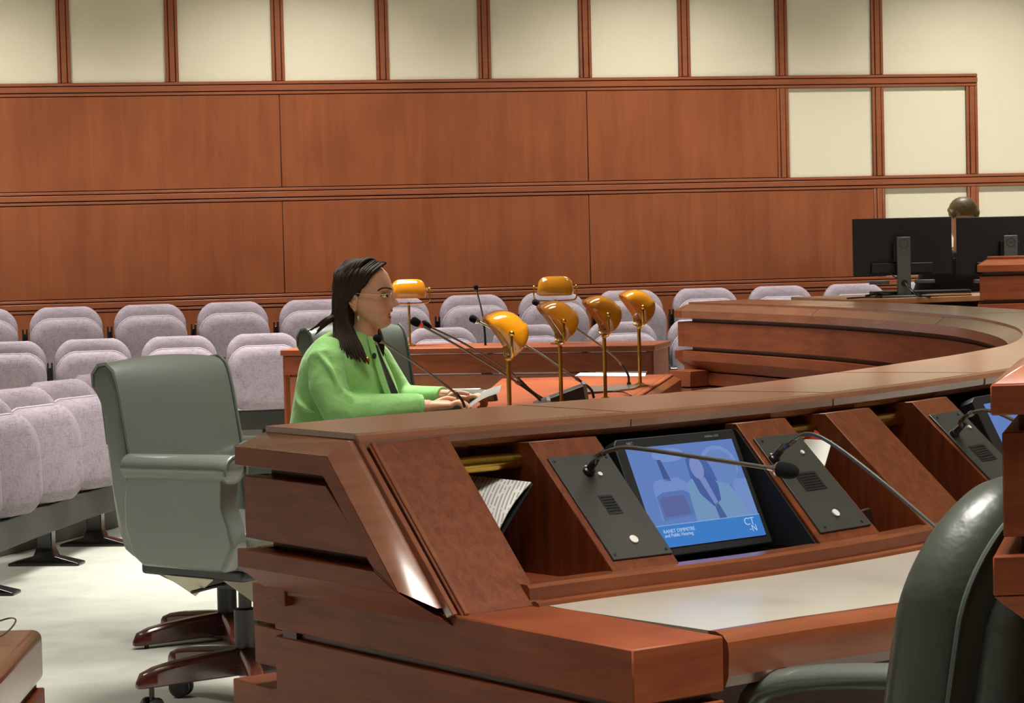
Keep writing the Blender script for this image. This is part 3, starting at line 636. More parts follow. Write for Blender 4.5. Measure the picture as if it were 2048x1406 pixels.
mic('gooseneck microphone by the second lamp shade, bending to the far end of the table', [(1258, 770, 10.6), (1254, 745, 10.6), (1225, 710, 10.6), (1150, 655, 10.6), (1078, 609, 10.6)], .0042, .030, .014, .42, CHROME, base=.008)
mic('thin upright gooseneck microphone standing on the staff table', [(971, 691, 14.5), (969, 660, 14.5), (964, 625, 14.5), (958, 600, 14.5), (953, 580, 14.5)], .0055, .028, .014, .35, BLKM)
def box_at(name, mat_, P, ax, sx, sy, z0, z1, label, cat, group=None, slope=0, bevel=.003):
    r = empty(name, (P.x, P.y, z0), 0, label, cat, group); ay = V(-ax.y, ax.x, 0); mb = MB()
    mb.ring_loft([[P+ax*a*sx/2+ay*b*sy/2+V(0, 0, -P.z+z) for a, z in ((-1, z0), (1, z0), (1, z1), (-1, z1-slope))] for b in (-1, 1)])
    return r, mb
WB = mat('black_unit', '1c1d1b', .5); WG = mat('grey_unit_back', '6f716b', .5)
for (px, py, dep, lab) in ((1042, 850, 8.75, 'black wedge-shaped desk unit behind the nearest lamp pole'), (1118, 800, 9.6, 'black wedge-shaped desk unit behind the second lamp pole')):
    P = pd(px, py, dep); P.z = 0; ax = LAT
    r, mb = box_at('desk_unit', WB, P, ax, .20, .17, .74, .815, lab, 'desk unit', 'wedge desk units', .07)
    mb.build('body', WB, r, world=True, bevel=.003)
    ay = V(-ax.y, ax.x, 0); mb = MB(); mb.ring_loft([[P+ax*a+ay*b*.09+V(0, 0, z) for a, z in ((.101, .742), (.114, .742), (.104, .820), (.090, .820))] for b in (-1, 1)]); mb.build('back_plate', WG, r, world=True, bevel=.002)
PAPER = mat('paper', 'e9e8e2', .8); PAPERSH = mat('paper_shaded', '98948f', .7)  # the grey one paints the shade on the white held sheet
def sheet(name, pts, label, cat='paper', m_=PAPER, curl=0, th=.0012, group=None):
    r = empty(name, pts[0][:], 0, label, cat, group); a, b, c, d = pts; n = 10; mb = MB(); nn = (b-a).cross(d-a).normalized(); vs = []
    for s in (0, 1):
        for i in range(n+1):
            for j in range(n+1):
                u, v_ = i/n, j/n; p = (a*(1-u)+b*u)*(1-v_)+(d*(1-u)+c*u)*v_
                vs.append(p+nn*(curl*math.sin(PI*u)+s*th))
    N = (n+1)**2; fs = []
    for i in range(n):
        for j in range(n):
            k = i*(n+1)+j; fs += [(k, k+1, k+n+2, k+n+1), (N+k, N+k+n+1, N+k+n+2, N+k+1)]
    for i in range(n):
        for k0, k1 in ((i*(n+1), (i+1)*(n+1)), (i*(n+1)+n, (i+1)*(n+1)+n), (i, i+1), (n*(n+1)+i, n*(n+1)+i+1)): fs.append((k0, k1, N+k1, N+k0))
    mb.add(vs, fs); mb.build('sheet', m_, r, world=True); return r
zt = .742
sheet('paper_sheet', [pz(1150, 752, zt), pz(1290, 753, zt), pz(1292, 746.5, zt), pz(1160, 746, zt)], 'white paper lying at the far end of the witness table')
sheet('paper_sheet', [pz(868, 800, zt), pz(930, 790, zt), pz(962, 777, zt), pz(880, 779, zt)], 'white papers on the witness table under the woman\'s far sleeve')
GLS = mat('desk_glass', 'a9b3a8', .08, 0, .3, trans=.5)
sheet('glass_sheet', [pz(1150, 791, .743), pz(1268, 778, .743), pz(1285, 770, .743), pz(1145, 775, .743)], 'clear glass mat on the witness table between the third and fourth lamps', 'desk mat', GLS, th=.004)
CORD = MB(); cp = [pz(1150, 788, .75), pz(1190, 785, .75), pz(1240, 783, .75), pz(1262, 792, .75)]
tag(MB().tube(cr(cp, 6), .004, 6).build('thin_cable', GUN), 'black cable lying on the witness table between two lamp poles', 'cable')
# ------------------------------------------------------------------ things in and on the dais
IVORY = mat('ivory_button', 'e4e2d8', .35, 0, .3)
STEMM = mat('grey_stem', '6b6a66', .3, .7)
LINER = mat('bay_lining_black', '0b0b0c', .8)
PLATE = mat('anodised_plate', '4a4a46', .38, .35, 0, bump=.15, bs=900)
def slp(mb, t0, t1, q0, q1, h0, h1):     # slab lying on the slope
    r0 = [sl(t, q, h) for t, q in ((t0, q0), (t1, q0), (t1, q1), (t0, q1)) for h in (h0,)]
    r1 = [sl(t, q, h1) for t, q in ((t0, q0), (t1, q0), (t1, q1), (t0, q1))]
    mb.ring_loft([r0, r1]); return mb
def slcyl(mb, t, q, r, h0, h1, n=14):
    c = sl(t, q); u = (sl(t+.5, q)-sl(t-.5, q)).normalized(); w_ = (sl(t, q+.1)-sl(t, q-.1)).normalized(); nn = u.cross(w_).normalized()
    if nn.z < 0: nn = -nn
    mb.ring_loft([[c+u*math.cos(2*PI*i/n)*r+w_*math.sin(2*PI*i/n)*r+nn*h for i in range(n)] for h in (h0, h1)]); return nn
def console(label, t0, t1, sock, pts, split=.33):
    c = sl((t0+t1)/2, .5); r = empty('microphone_console', c[:], 0, label, 'microphone console', 'microphone consoles')
    pl = slp(MB(), t0, t1, .236, .828, 0.0, .004).build('plate', PLATE, r, world=True, bevel=.0008, seg=1)
    for tt in (t0+.25, t1-.25):
        for qq in (.262, .802):
            mb = MB(); slcyl(mb, tt, qq, .0028, .004, .0052, 8); mb.build('screw', BLKM, pl, world=True)
    mid = (t0+t1)/2
    g = slp(MB(), mid-.40, mid+.42, .474, .584, .004, .0048).build('speaker_grille', BLKM, r, world=True)
    for k in range(6):
        q = .484+.016*k; slp(MB(), mid-.34, mid+.36, q, q+.006, .0048, .0058)  .build('grille_bar', GUN, g, world=True)
    mb = MB(); slcyl(mb, mid+.02, .733, .0088, .004, .007, 18); mb.build('push_button', IVORY, r, world=True)
    mb = MB(); slcyl(mb, mid+.52, .357, .0048, .004, .007, 12); mb.build('indicator', IVORY, r, world=True)
    b0 = sl(*sock); nn = slcyl(MB(), *sock, .01, 0, .01)
    P = [b0+nn*.004, b0+nn*.03]+[pd(*p) for p in pts]; path = cr(P, 8); n = len(path); k = int(n*split)
    MB().tube([b0, b0+nn*.012, b0+nn*.014, b0+nn*.045], [.012, .012, .0085, .0065], 14).build('socket', GUN, r, world=True)
    MB().tube(path[:k+1], .0050, 10).build('gooseneck', GUN, r, world=True, smooth=60)
    MB().tube([path[k-1], path[k+1]], .0062, 10).build('collar', STEMM, r, world=True)
    MB().tube(path[k:], .0040, 10).build('stem', STEMM, r, world=True, smooth=60)
    d = (path[-1]-path[-3]).normalized(); M = Matrix.Translation(path[-1]) @ d.to_track_quat('Z', 'Y').to_matrix().to_4x4()
    MB().lathe([(.001, -.016), (.0045, -.016), (.006, -.004), (.012, .001), (.0125, .005), (.001, .005)], M).build('capsule', CHROME, r, world=True)
    MB().lathe([(.001, .004), (.0118, .004), (.0135, .010), (.0145, .018), (.0140, .028), (.0115, .037), (.0070, .043), (.001, .045)], M, 20).build('windscreen', FOAM, r, world=True, smooth=60)
    return r
console('black microphone console by the left side of the console monitor, its arm crossing the screen', 7.95, 11.48, (9.7, .335), [(1194, 912, 4.60), (1240, 896, 4.54), (1292, 899, 4.50), (1420, 918, 4.42), (1552, 938, 4.34)], .38)
console('black microphone console to the right of the console monitor, its arm bending down rightward', 19.93, 21.80, (20.1, .375), [(1572, 893, 4.86), (1612, 868, 4.82), (1662, 886, 4.76), (1760, 960, 4.62), (1895, 1075, 4.45)], .40)
console('black microphone console next to the right edge block, mostly cut off by it', 28.75, 30.40, (29.0, .385), [(1922, 842, 5.20), (1950, 824, 5.15), (1990, 824, 5.05), (2060, 860, 4.9), (2130, 920, 4.7)], .45)
BEZ = mat('monitor_bezel', '2b2d2f', .42)
SCR = mat('screen_glass', '06080c', .25, emit='6281c2', es=.86)
def em(name, c, s=.86): return mat(name, '050608', .4, emit=c, es=s, spec=.15)
def bay(t, q, d, W=1):                   # on the plane of a console monitor: q 0 top - 1 bottom, d in front
    I, O, v = st(t); p = O+v*(.046+.106*q+d*.905); return V(p.x, p.y, .994-.222*q+d*.42)
def bpoly(mb, pts, t0, t1, d0, d1):      # pts (u 0-1, q 0-1)
    A, B = bay(t0, 0, 0), bay(t1, 0, 0)
    def P(u, q, d):
        a, b = bay(t0, q, d), bay(t1, q, d); return a.lerp(b, u)
    mb.ring_loft([[P(u, q, d0) for u, q in pts], [P(u, q, d1) for u, q in pts]]); return mb
def R4(u0, q0, u1, q1): return [(u0, q0), (u1, q0), (u1, q1), (u0, q1)]
def blob(cx, cy, rx, ry, n=16): return [(cx+rx*math.cos(2*PI*i/n), cy+ry*math.sin(2*PI*i/n)) for i in range(n)]
def text_on(name, s, P0, ex, ey, size, m_, parent, ext=.0003):
    cu = bpy.data.curves.new(name, 'FONT'); cu.body = s; cu.size = size; cu.extrude = ext; cu.materials.append(m_)
    o = bpy.data.objects.new(name, txtmesh(cu)); COL.objects.link(o); o.parent = parent
    ex = ex.normalized(); ez = ex.cross(ey).normalized(); ey = ez.cross(ex)
    M = Matrix((ex, ey, ez)).transposed().to_4x4(); M.translation = P0-parent_loc(parent); o.matrix_local = M
    return o
def parent_loc(p):
    l = Vector((0, 0, 0))
    while p is not None: l += p.location; p = p.parent
    return l
def console_monitor(t0, t1, label, full=True):
    r = empty('console_monitor', bay((t0+t1)/2, .5, 0)[:], 0, label, 'monitor')
    mb = MB(); bpoly(mb, [(0.03, 0), (.985, 0), (1, .02), (1, .985), (.985, 1), (.03, 1), (0, .97), (0, .04)], t0, t1, -.035, 0)
    fr = mb.build('frame', BEZ, r, world=True, bevel=.002)
    sc_ = bpoly(MB(), R4(.075, .085, .955, .93), t0, t1, -.001, .0008).build('screen', SCR, r, world=True)
    if not full: return r
    Z = lambda k: (.0008+.0003*k, .0011+.0003*k)
    def sh(name, pts, c, k, s=.86): bpoly(MB(), pts, t0, t1, *Z(k)).build(name, em(name, c, s), sc_, world=True, smooth=0)
    L, T, Wd, Hh = .075, .085, .88, .845
    def S_(pts): return [(L+Wd*u, T+Hh*q) for u, q in pts]
    sh('pictured_seat', S_(blob(.80, .25, .17, .20)), '7895cf', 0); sh('pictured_seat', S_(blob(.80, .28, .15, .19)), '6a88c4', 1)
    sh('pictured_seat', S_(blob(.36, .10, .15, .07)), '7895cf', 0)
    sh('pictured_post', S_([(.24, .14), (.275, .14), (.31, .36), (.25, .36)]), '44598f', 1)
    sh('pictured_seat', S_([(.13, .40), (.17, .34), (.37, .33), (.44, .39), (.46, .72), (.12, .74)]), '7591cb', 1)
    sh('pictured_seat', S_([(.13, .50), (.20, .465), (.38, .46), (.445, .50), (.45, .72), (.13, .74)]), '5c78b6', 2)
    sh('pictured_panel', S_([(.15, .54), (.18, .51), (.37, .51), (.385, .54), (.39, .70), (.15, .71)]), '5e689f', 3)
    sh('pictured_seat', S_([(.86, .44), (.90, .41), (1, .41), (1, .80), (.86, .80)]), '7591cb', 1)
    sh('pictured_hair', S_([(.50, .16), (.56, .12), (.66, .14), (.71, .26), (.74, .50), (.72, .60), (.52, .58), (.49, .40)]), '4a66a8', 3)
    sh('pictured_jacket', S_([(.44, .40), (.50, .36), (.70, .40), (.82, .46), (.88, .60), (.92, .80), (.42, .80), (.43, .55)]), '7498c0', 4)
    sh('pictured_hair', S_([(.50, .34), (.54, .30), (.66, .32), (.72, .44), (.70, .60), (.62, .66), (.53, .52)]), '4861a0', 5)
    sh('pictured_face', S_(blob(.575, .26, .060, .115)), '7f92c8', 6); sh('pictured_neck', S_([(.56, .36), (.62, .36), (.665, .62), (.63, .64)]), '7a8cc4', 6)
    sh('pictured_blouse', S_([(.625, .66), (.665, .63), (.70, .79), (.63, .79)]), '4a629c', 6)
    sh('pictured_banner', S_([(0, .79), (1, .79), (1, 1), (0, 1)]), '3f7fca', 7); sh('pictured_banner_line', S_([(0, .785), (1, .785), (1, .793), (0, .793)]), '86a9dc', 8)
    wh = em('screen_letters', 'a9c3ea', .9)
    A, B, Cq = bay(t0, .5, .004).lerp(bay(t1, .5, .004), 0), bay(t1, .5, .004), bay(t0, 0, .004)
    ex, ey = (bay(t1, .5, 0)-bay(t0, .5, 0)), (bay(t0, 0, 0)-bay(t0, 1, 0))
    def at_(u, q, k): return bay(t0, T+Hh*q, .0008+.0003*k).lerp(bay(t1, T+Hh*q, .0008+.0003*k), L+Wd*u)
    text_on('screen_text', 'RANET DIMMITRE', at_(.08, .865, 9), ex, ey, .0105, wh, sc_); text_on('screen_text', 'and Public Hearing', at_(.08, .905, 9), ex, ey, .0100, wh, sc_)
    text_on('screen_logo', 'CT', at_(.835, .885, 9), ex, ey, .022, wh, sc_); text_on('screen_logo', '-N', at_(.865, .95, 9), ex, ey, .019, wh, sc_)
    gr = mat('bezel_letters', '9a9a96', .5)
    text_on('maker_mark', 'NEC', bay(t0, .055, .0003).lerp(bay(t1, .055, .0003), .10), ex, ey, .0085, gr, fr); text_on('model_mark', 'MultiSync LCD', bay(t0, .052, .0003).lerp(bay(t1, .052, .0003), .74), ex, ey, .0062, gr, fr)
    return r
console_monitor(12.35, 19.45, 'black-framed monitor set in the dais showing a blue-tinted video of the speaker')
console_monitor(31.6, 38.3, 'second black-framed dais monitor, a blue sliver beside the right edge block', False)
for a, b in ((11.6, 19.65), (30.6, 38.75)):
    sw('bay_lining', LINER, [[('o', -.145, ZT-.053), ('o', -.135, ZT-.053), ('o', -.050, .757), ('o', .23, .757), ('o', .23, .755), ('o', -.075, .755)]], a, b)
    for t in (a, b):
        mb = MB(); e = .12 if t == a else -.12; sweep(mb, [('o', RUN*.15, ZT-.303*.17), ('o', RUN*.88, ZT-.303*.90), ('o', -.05, .757), ('o', -.13, ZT-.054)], t, t+e*.4, 1); dp(mb, 'bay_side', LINER)
    sw('grey_ledge', mat('grey_metal_strip', '8f928c', .35, .4), [[('o', RUN-.112, .760), ('o', RUN-.052, .772), ('o', RUN-.052, .755), ('o', RUN-.112, .755)]], a, b)
# papers in the cubbies
def printed(name, d, org, pitch=.0078):
    m = mat(name, 'e2e1dc', .75); nt = m.node_tree; L = nt.links; b = nt.nodes['Principled BSDF']; tc = nt.nodes.new('ShaderNodeTexCoord')
    def dotn(v):
        n = nt.nodes.new('ShaderNodeVectorMath'); n.operation = 'DOT_PRODUCT'; n.inputs[1].default_value = v; L.new(tc.outputs['Object'], n.inputs[0]); return n.outputs['Value']
    def mth(op, a, v=None, v2=None):
        n = nt.nodes.new('ShaderNodeMath'); n.operation = op
        L.new(a, n.inputs[0])
        if v is not None:
            if isinstance(v, (int, float)): n.inputs[1].default_value = v
            else: L.new(v, n.inputs[1])
        return n.outputs[0]
    fr = mth('FRACT', mth('DIVIDE', dotn(d), pitch)); line = mth('GREATER_THAN', fr, .62)
    nz = nt.nodes.new('ShaderNodeTexNoise'); nz.inputs['Scale'].default_value = 60; L.new(tc.outputs['Object'], nz.inputs['Vector'])
    word = mth('GREATER_THAN', nz.outputs['Fac'], .42); f = mth('MULTIPLY', line, word)
    mx = nt.nodes.new('ShaderNodeMix'); mx.data_type = 'RGBA'; mx.inputs[6].default_value = lin('e2e1dc'); mx.inputs[7].default_value = lin('55524e'); L.new(mth('MULTIPLY', f, .6), mx.inputs[0]); L.new(mx.outputs[2], b.inputs['Base Color'])
    return m
A_, B_, C_, D_ = pd(1062, 964, 4.705), pd(985, 1090, 4.60), pd(830, 1060, 4.70), pd(905, 947, 4.80)
dd = (B_-A_).normalized()*.25+(D_-A_).normalized()*.97
bk = sheet('booklet', [A_, B_, C_, D_], 'open printed booklet leaning in the cubby under the brass rail', 'booklet', printed('printed_page', tuple(dd), A_), -.012, .002)
off = (B_-A_).cross(D_-A_).normalized(); off = off if off.y > 0 else -off
ctr = (A_+B_+C_+D_)/4
mb = MB(); mb.ring_loft([[ctr+(p-ctr)*1.025+off*k for p in (A_, B_, C_, D_)] for k in (.006, .008)]); mb.build('cover', BLKM, bk, world=True)
A_, B_, C_, D_ = pd(1664, 881, 5.25), pd(1641, 960, 5.17), pd(1590, 950, 5.21), pd(1595, 877, 5.27)
wf = sheet('folder', [A_, B_, C_, D_], 'white folder with an orange tab in the cubby right of the second console', 'folder', PAPER, 0, .004)
mb = MB(); c = pd(1622, 880, 5.285); mb.lathe([(.001, 0), (.022, 0), (.022, .006), (.001, .006)], Matrix.Translation(c) @ Matrix.Rotation(PI/2-.1, 4, 'X'), 20); mb.build('tab', mat('orange_tab', 'e8622a', .5), wf, world=True)
P = sp(22.9, 'o', .185, .754); I, O, v = st(22.9); tg = V(-v.y, v.x, 0)
r = empty('card_stand', P[:], 0, 'small black card stand with bronze rim on the floor of a cubby', 'stand')
M = Matrix.Translation(P+V(0, 0, 0)) @ Matrix.Rotation(math.atan2(v.y, v.x)+PI/2+.15, 4, 'Z') @ Matrix.Rotation(-.25, 4, 'X')
MB().box((-.034, 0, .004), (.034, .012, .060), M).build('frame', mat('bronze_rim', '8a6a52', .35, .6), r, world=True, bevel=.001)
MB().box((-.031, -.002, .007), (.031, .001, .057), M).build('panel', BLKM, r, world=True)
c = pd(1842, 1002, 5.44)
r = empty('pouch', c[:], 0, 'dark mauve round-topped pouch in the cubby just above the black chair', 'pouch')
MB().ball(c-V(0, 0, .02), (.062, .025, .068), 20, Matrix.Rotation(.4, 3, 'Z')).build('body', mat('mauve_pouch', '5d4d55', .8), r, world=True)
# ------------------------------------------------------------------ raised rostrum blocks
def layers(root, P0, ex, ey, W, D, zt, s=1.0, zb=0):
    Q = lambda a, b, z: V(P0.x+ex.x*a+ey.x*b, P0.y+ex.y*a+ey.y*b, z)
    def lay(name, z0, z1, i0, i1, m_):
        MB().ring_loft([[Q(a, b, z) for a, b in ((i, i), (W-i, i), (W-i, D-i), (i, D-i))] for z, i in ((z0, i0), (z1, i1))]).build(name, m_, root, world=True, bevel=.002, seg=1)
    z = zt
    lay('top', z-.012*s, z, .05*s, .05*s, WOODD); lay('bevel', z-.040*s, z-.012*s, 0, .05*s, WOODE); lay('upper_band', z-.075*s, z-.040*s, 0, 0, WOODD)
    lay('groove', z-.30*s, z-.074*s, .03*s, .03*s, DARKW); lay('frieze', z-.215*s, z-.095*s, .012*s, .012*s, WOODD)
    lay('lower_band', z-.280*s, z-.235*s, 0, 0, WOODD); lay('under_bevel', z-.330*s, z-.281*s, .05*s, 0, WOODD)
    lay('wall', zb, z-.331*s, .055*s, .055*s, WOODD)
r = empty('rostrum_block', (0, 0, 0), 0, 'cherry rostrum block at the right edge, nearest to the camera', 'rostrum')
P = pd(1980, 765, 3.02); ex = (LAT*.995+DEP*.10).normalized(); ey = V(-ex.y, ex.x, 0)
ey = (DEP*.965+LAT*.26).normalized()
layers(r, P, ex, ey, 1.4, .50, P.z+.040, 1.07)
r = empty('rostrum_block', (0, 0, 0), 0, 'cherry rostrum block in front of the far monitors, upper right', 'rostrum')
P = pd(1954, 535, 12.5); ex = (LAT*.99+DEP*.02).normalized(); ey = (DEP+LAT*.2).normalized()
layers(r, P, ex, ey, 3.0, .42, P.z+.05, 1.0)
# desk end at the lower left
P = pd(85, 1245, 4.29); r = empty('side_desk', (P.x, P.y, 0), 0, 'rounded cherry desk end cut off by the lower left corner', 'desk')
ex, ey = -LAT, (LAT*.04-DEP*1).normalized(); P = P+ey*0
Q = lambda a, b, z: V(P.x+ex.x*a+ey.x*b, P.y+ex.y*a+ey.y*b, z)
def slab(name, z0, z1, i, m_, bev): MB().ring_loft([[Q(a, b, z) for a, b in ((i, i), (1.2, i), (1.2, .75), (i, .75))] for z in (z0, z1)]).build(name, m_, r, world=True, bevel=bev, seg=4)
slab('desk_top', .652, .742, 0, WOODE, .016); slab('groove', .60, .66, .012, DARKW, 0); slab('side_panel', 0, .640, .0, WOODD, .003)
wr = MB().tube(cr([Q(.11, .02, .745), Q(.06, .0, .760), Q(.038, .05, .762), Q(.050, .12, .750), Q(.09, .18, .745), Q(.14, .2, .745)], 6), .0016, 8); tag(wr.build('earpiece_wire', mat('silver_wire', '8d8884', .3, .8)), 'thin silver wire loop lying on the desk end in the lower left corner', 'wire')
# ------------------------------------------------------------------ clerk's desk beyond the dais
DKW = wood('clerk_desk_wood', '9a6038', 'c08a58', (3, 3, 20), .35, .2)
zc = (pd(1700, 598, 13.1)).z
PL = .20
r = empty('clerk_desk', (0, 0, 0), 0, 'light wooden desk under the two large monitors, upper right', 'desk')
a, b = pd(1683, 598, 13.0), pd(2120, 588, 13.3); dv = V(b.x-a.x, b.y-a.y, 0).normalized(); nv = V(-dv.y, dv.x, 0); W = (V(b.x-a.x, b.y-a.y, 0)).length
def cd(name, a0, a1, b0, b1, z0, z1, m_, bev=.003): MB().ring_loft([[V(a.x, a.y, 0)+dv*s+nv*t+V(0, 0, z) for s, t in ((a0, b0), (a1, b0), (a1, b1), (a0, b1))] for z in (z0, z1)]).build(name, m_, r, world=True, bevel=bev)
cd('desk_top', 0, W, 0, .75, zc-.03, zc, DKW); cd('front_panel', .04, W-.04, .06, .09, 0, zc-.03, BLKM); cd('side_panel', .04, .07, .06, .72, 0, zc-.03, BLKM)
tag(MB().ring_loft([[V(a.x, a.y, 0)+dv*s+nv*t+V(0, 0, z) for s, t in ((-.3, .10), (3.5, .10), (3.5, 2.9), (-.3, 2.9))] for z in (0, PL)]).build('floor_platform', CARPET), kind='structure', label='low platform under the clerk desk')
MBK = mat('monitor_back_black', '222324', .5, bump=.1, bs=600); SGR = mat('stand_grey', '6f716d', .4, .5)
def desk_monitor(px0, px1, py0, py1, dep, label, cable=True):
    A, B = pd(px0, py0, dep), pd(px1, py0, dep+.02); h = (py1-py0)/5000*dep; e = V(B.x-A.x, B.y-A.y, 0).normalized(); n = V(e.y, -e.x, 0); W = V(B.x-A.x, B.y-A.y, 0).length   # n towards camera
    z1 = A.z; z0 = z1-h; r = empty('desktop_monitor', (A.x, A.y, zc), 0, label, 'monitor', 'monitors on the clerk desk')
    Q = lambda s, t, z: V(A.x+e.x*s+n.x*t, A.y+e.y*s+n.y*t, z)
    def bx(name, s0, s1, t0, t1, z0, z1, m_, bev=.002, par=None, top=0): return MB().ring_loft([[Q(s, t, z0), Q(s, t, z1)] and [Q(s0, t0, z), Q(s1, t0, z), Q(s1, t1, z), Q(s0, t1, z)] for z in (z0, z1) for s in (0,) for t in (0,)]).build(name, m_, par or r, world=True, bevel=bev)
    sh = bx('shell', 0, W, -.022, 0, z0, z1, MBK, .004); bx('bulge', W*.18, W*.80, 0, .022, z0+.012, z0+h*.22, MBK, .006, sh)
    bx('screen', .008, W-.008, -.024, -.021, z0+.01, z1-.008, BEZ, 0)
    c = W*.49; zt = z1-h*.33; s_ = bx('stand_column', c-.036, c+.036, .045, .062, zc+.012, zt, SGR, .003)
    bx('bracket', c-.05, c+.05, -.0, .046, zt-.13, zt-.03, MBK, .002); bx('stand_foot', c-.13, c+.13, -.10, .12, zc, zc+.012, SGR, .003)
    T = Matrix.Translation(Q(c, .062, zt-.036)) @ n.to_track_quat('Z', 'Y').to_matrix().to_4x4()
    DK = mat('logo_grey', '3a3b39', .5)
    rg = MB(); rings = [[T @ V(rr*math.cos(2*PI*i/24), rr*math.sin(2*PI*i/24), zz) for i in range(24)] for rr, zz in ((.0215, 0), (.0215, .001), (.0245, .001), (.0245, 0))]; rg.ring_loft(rings, cap=False, closed=True); rg.build('logo_ring', DK, s_, world=True)
    text_on('logo_letters', 'DELL', Q(c-.0155, .0625, zt-.040), e, V(0, 0, 1), .0125, DK, s_)
    T2 = Matrix.Translation(Q(c, .060, zc+.075)) @ n.to_track_quat('Z', 'Y').to_matrix().to_4x4()
    MB().lathe([(.001, 0), (.018, 0), (.018, .004), (.001, .004)], T2).build('cable_hole', BLKM, s_, world=True)
    if cable:
        for k in range(2): MB().tube(cr([Q(c+.0, .055, zc+.085), Q(c+.015+.01*k, .085, zc+.05), Q(c+.06+.02*k, .13, zc+.008), Q(c+.12+.03*k, .20, zc+.006)], 6), .0028, 8).build('cable', GUN, s_, world=True)
        MB().tube(cr([Q(W*.36, .02, z0+.03), Q(W*.38, .05, z0-.0), Q(c-.02, .05, z0-.02)], 5), .003, 8).build('cable', GUN, s_, world=True)
    for s0, s1 in ((W*.16, W*.36), (W*.62, W*.82)): bx('speaker_bar', s0, s1, -.02, .01, z0-.045, z0-.025, SGR, .004)
    return Q, W, c
Q1, W1, c1 = desk_monitor(1705, 1903, 438, 553, 13.2, 'black widescreen monitor seen from behind, left one on the clerk desk')
Q2, W2, c2 = desk_monitor(1913, 2122, 435, 550, 13.25, 'black widescreen monitor seen from behind, right one with its stand behind the rostrum')
kb = MB(); kb.ring_loft([[Q1(s, t, z) for s, t in ((.10, .03), (.10, -.10), (.62, -.10), (.62, .03))] for z in (zc+.014, zc+.032)]); tag(kb.build('soundbar', BLKM, bevel=.004), 'long black bar lying on the clerk desk behind the left monitor stand', 'soundbar')
tag(MB().ring_loft([[Q1(s, t, z) for s, t in ((.62, -.02), (.62, .04), (.93, .04), (.93, -.02))] for z in (zc, zc+.008)]).build('paper_stack', PAPER), 'low white paper stack on the clerk desk between the monitors', 'paper stack')
tx = empty('tissue_box', Q1(1.00, .02, zc)[:], 0, 'small white and blue tissue box beside the far rostrum block', 'tissue box')
MB().ring_loft([[Q1(s, t, z) for s, t in ((.93, -.04), (.93, .05), (1.06, .05), (1.06, -.04))] for z in (zc+.02, zc+.05)]).build('box', mat('white_card', 'd7dbe0', .6), tx, world=True, bevel=.002)
MB().ring_loft([[Q1(s, t, z) for s, t in ((.935, -.035), (.935, .045), (1.055, .045), (1.055, -.035))] for z in (zc, zc+.02)]).build('box_base', mat('navy_card', '3b3f5e', .6), tx, world=True)
MB().ring_loft([[Q1(.98, 0, zc+.05), Q1(.96, .01, zc+.05), Q1(.96, -.01, zc+.05)], [Q1(.955, 0, zc+.085), Q1(.95, .004, zc+.083), Q1(.95, -.004, zc+.08)]]).build('tissue', PAPER, tx, world=True)
tag(MB().tube(cr([Q1(.05, .06, zc+.012), Q1(.12, .08, zc+.022), Q1(.17, .08, zc+.012), Q1(.12, .10, zc+.008), Q1(.0, .12, zc+.006), Q1(-.06, .13, zc+.004)], 6), [.006]*6+[.010]*8+[.004]*17, 8).build('coiled_cable', GUN), 'bundled dark cable at the left corner of the clerk desk', 'cable')
# ------------------------------------------------------------------ people
SKIN = mat('skin', 'd9a688', .48, 0, .04, spec=.4, sss=.12, var=.03, vs=20)
HAIR = mat('dark_brown_hair', '2c1d14', .6, 0, .0, spec=.25, var=.45, vs=30)
JACK = mat('lime_green_cloth', '98d27e', .8, bump=.55, bd=.03, bs=11, sheen=.25, spec=.25)
KP = 1/537.6
def hp(px, py):                          # photo profile position -> local x, z of the woman
    return (px-700)*KP, H-(py-(465.8+.0241*(1024-px)))*KP
wo = pd(700, 900, 9.3); f = (LAT*math.cos(.16)-DEP*math.sin(.16))
woman = empty('woman', (wo.x, wo.y, 0), math.atan2(f.y, f.x), 'seated woman in a lime green jacket with glasses, speaking and holding a paper', 'person')
def up(mb, name, m_, par=None, **k): return mb.build(name, m_, par or woman, **k)
# body: head, neck, trunk, legs and hands as one surface
bm_ = MB()
HL = [  # photo y, front x, back x, half width, nose, flat
 (524, 736, 722, .016, 0), (526, 750, 712, .034, 0), (529, 762, 702, .050, 0), (535, 776, 694, .062, 0), (545, 785, 686, .071, 0), (557, 790, 682, .0755, 0), (568, 793.5, 681, .077, 0), (577, 796, 682, .0765, .002),
 (584, 796, 684, .0755, .001), (590, 793, 687, .0745, .010), (596, 791, 690, .0735, .021), (602, 790.5, 694, .072, .031), (606.5, 790, 698, .071, .0385), (610, 790, 702, .070, .034), (613.5, 790, 705, .068, .010), (618, 791, 709, .066, .005),
 (621, 791.5, 712, .064, .007), (624.5, 789, 714, .062, .002), (628, 788, 716, .060, -.003), (632, 789, 718, .058, .005), (637, 788, 721, .054, .002), (643, 788.5, 724, .049, .005), (648, 787, 727, .043, .003), (652.5, 782, 730, .035, 0), (656, 772, 734, .024, 0)]
rings = []
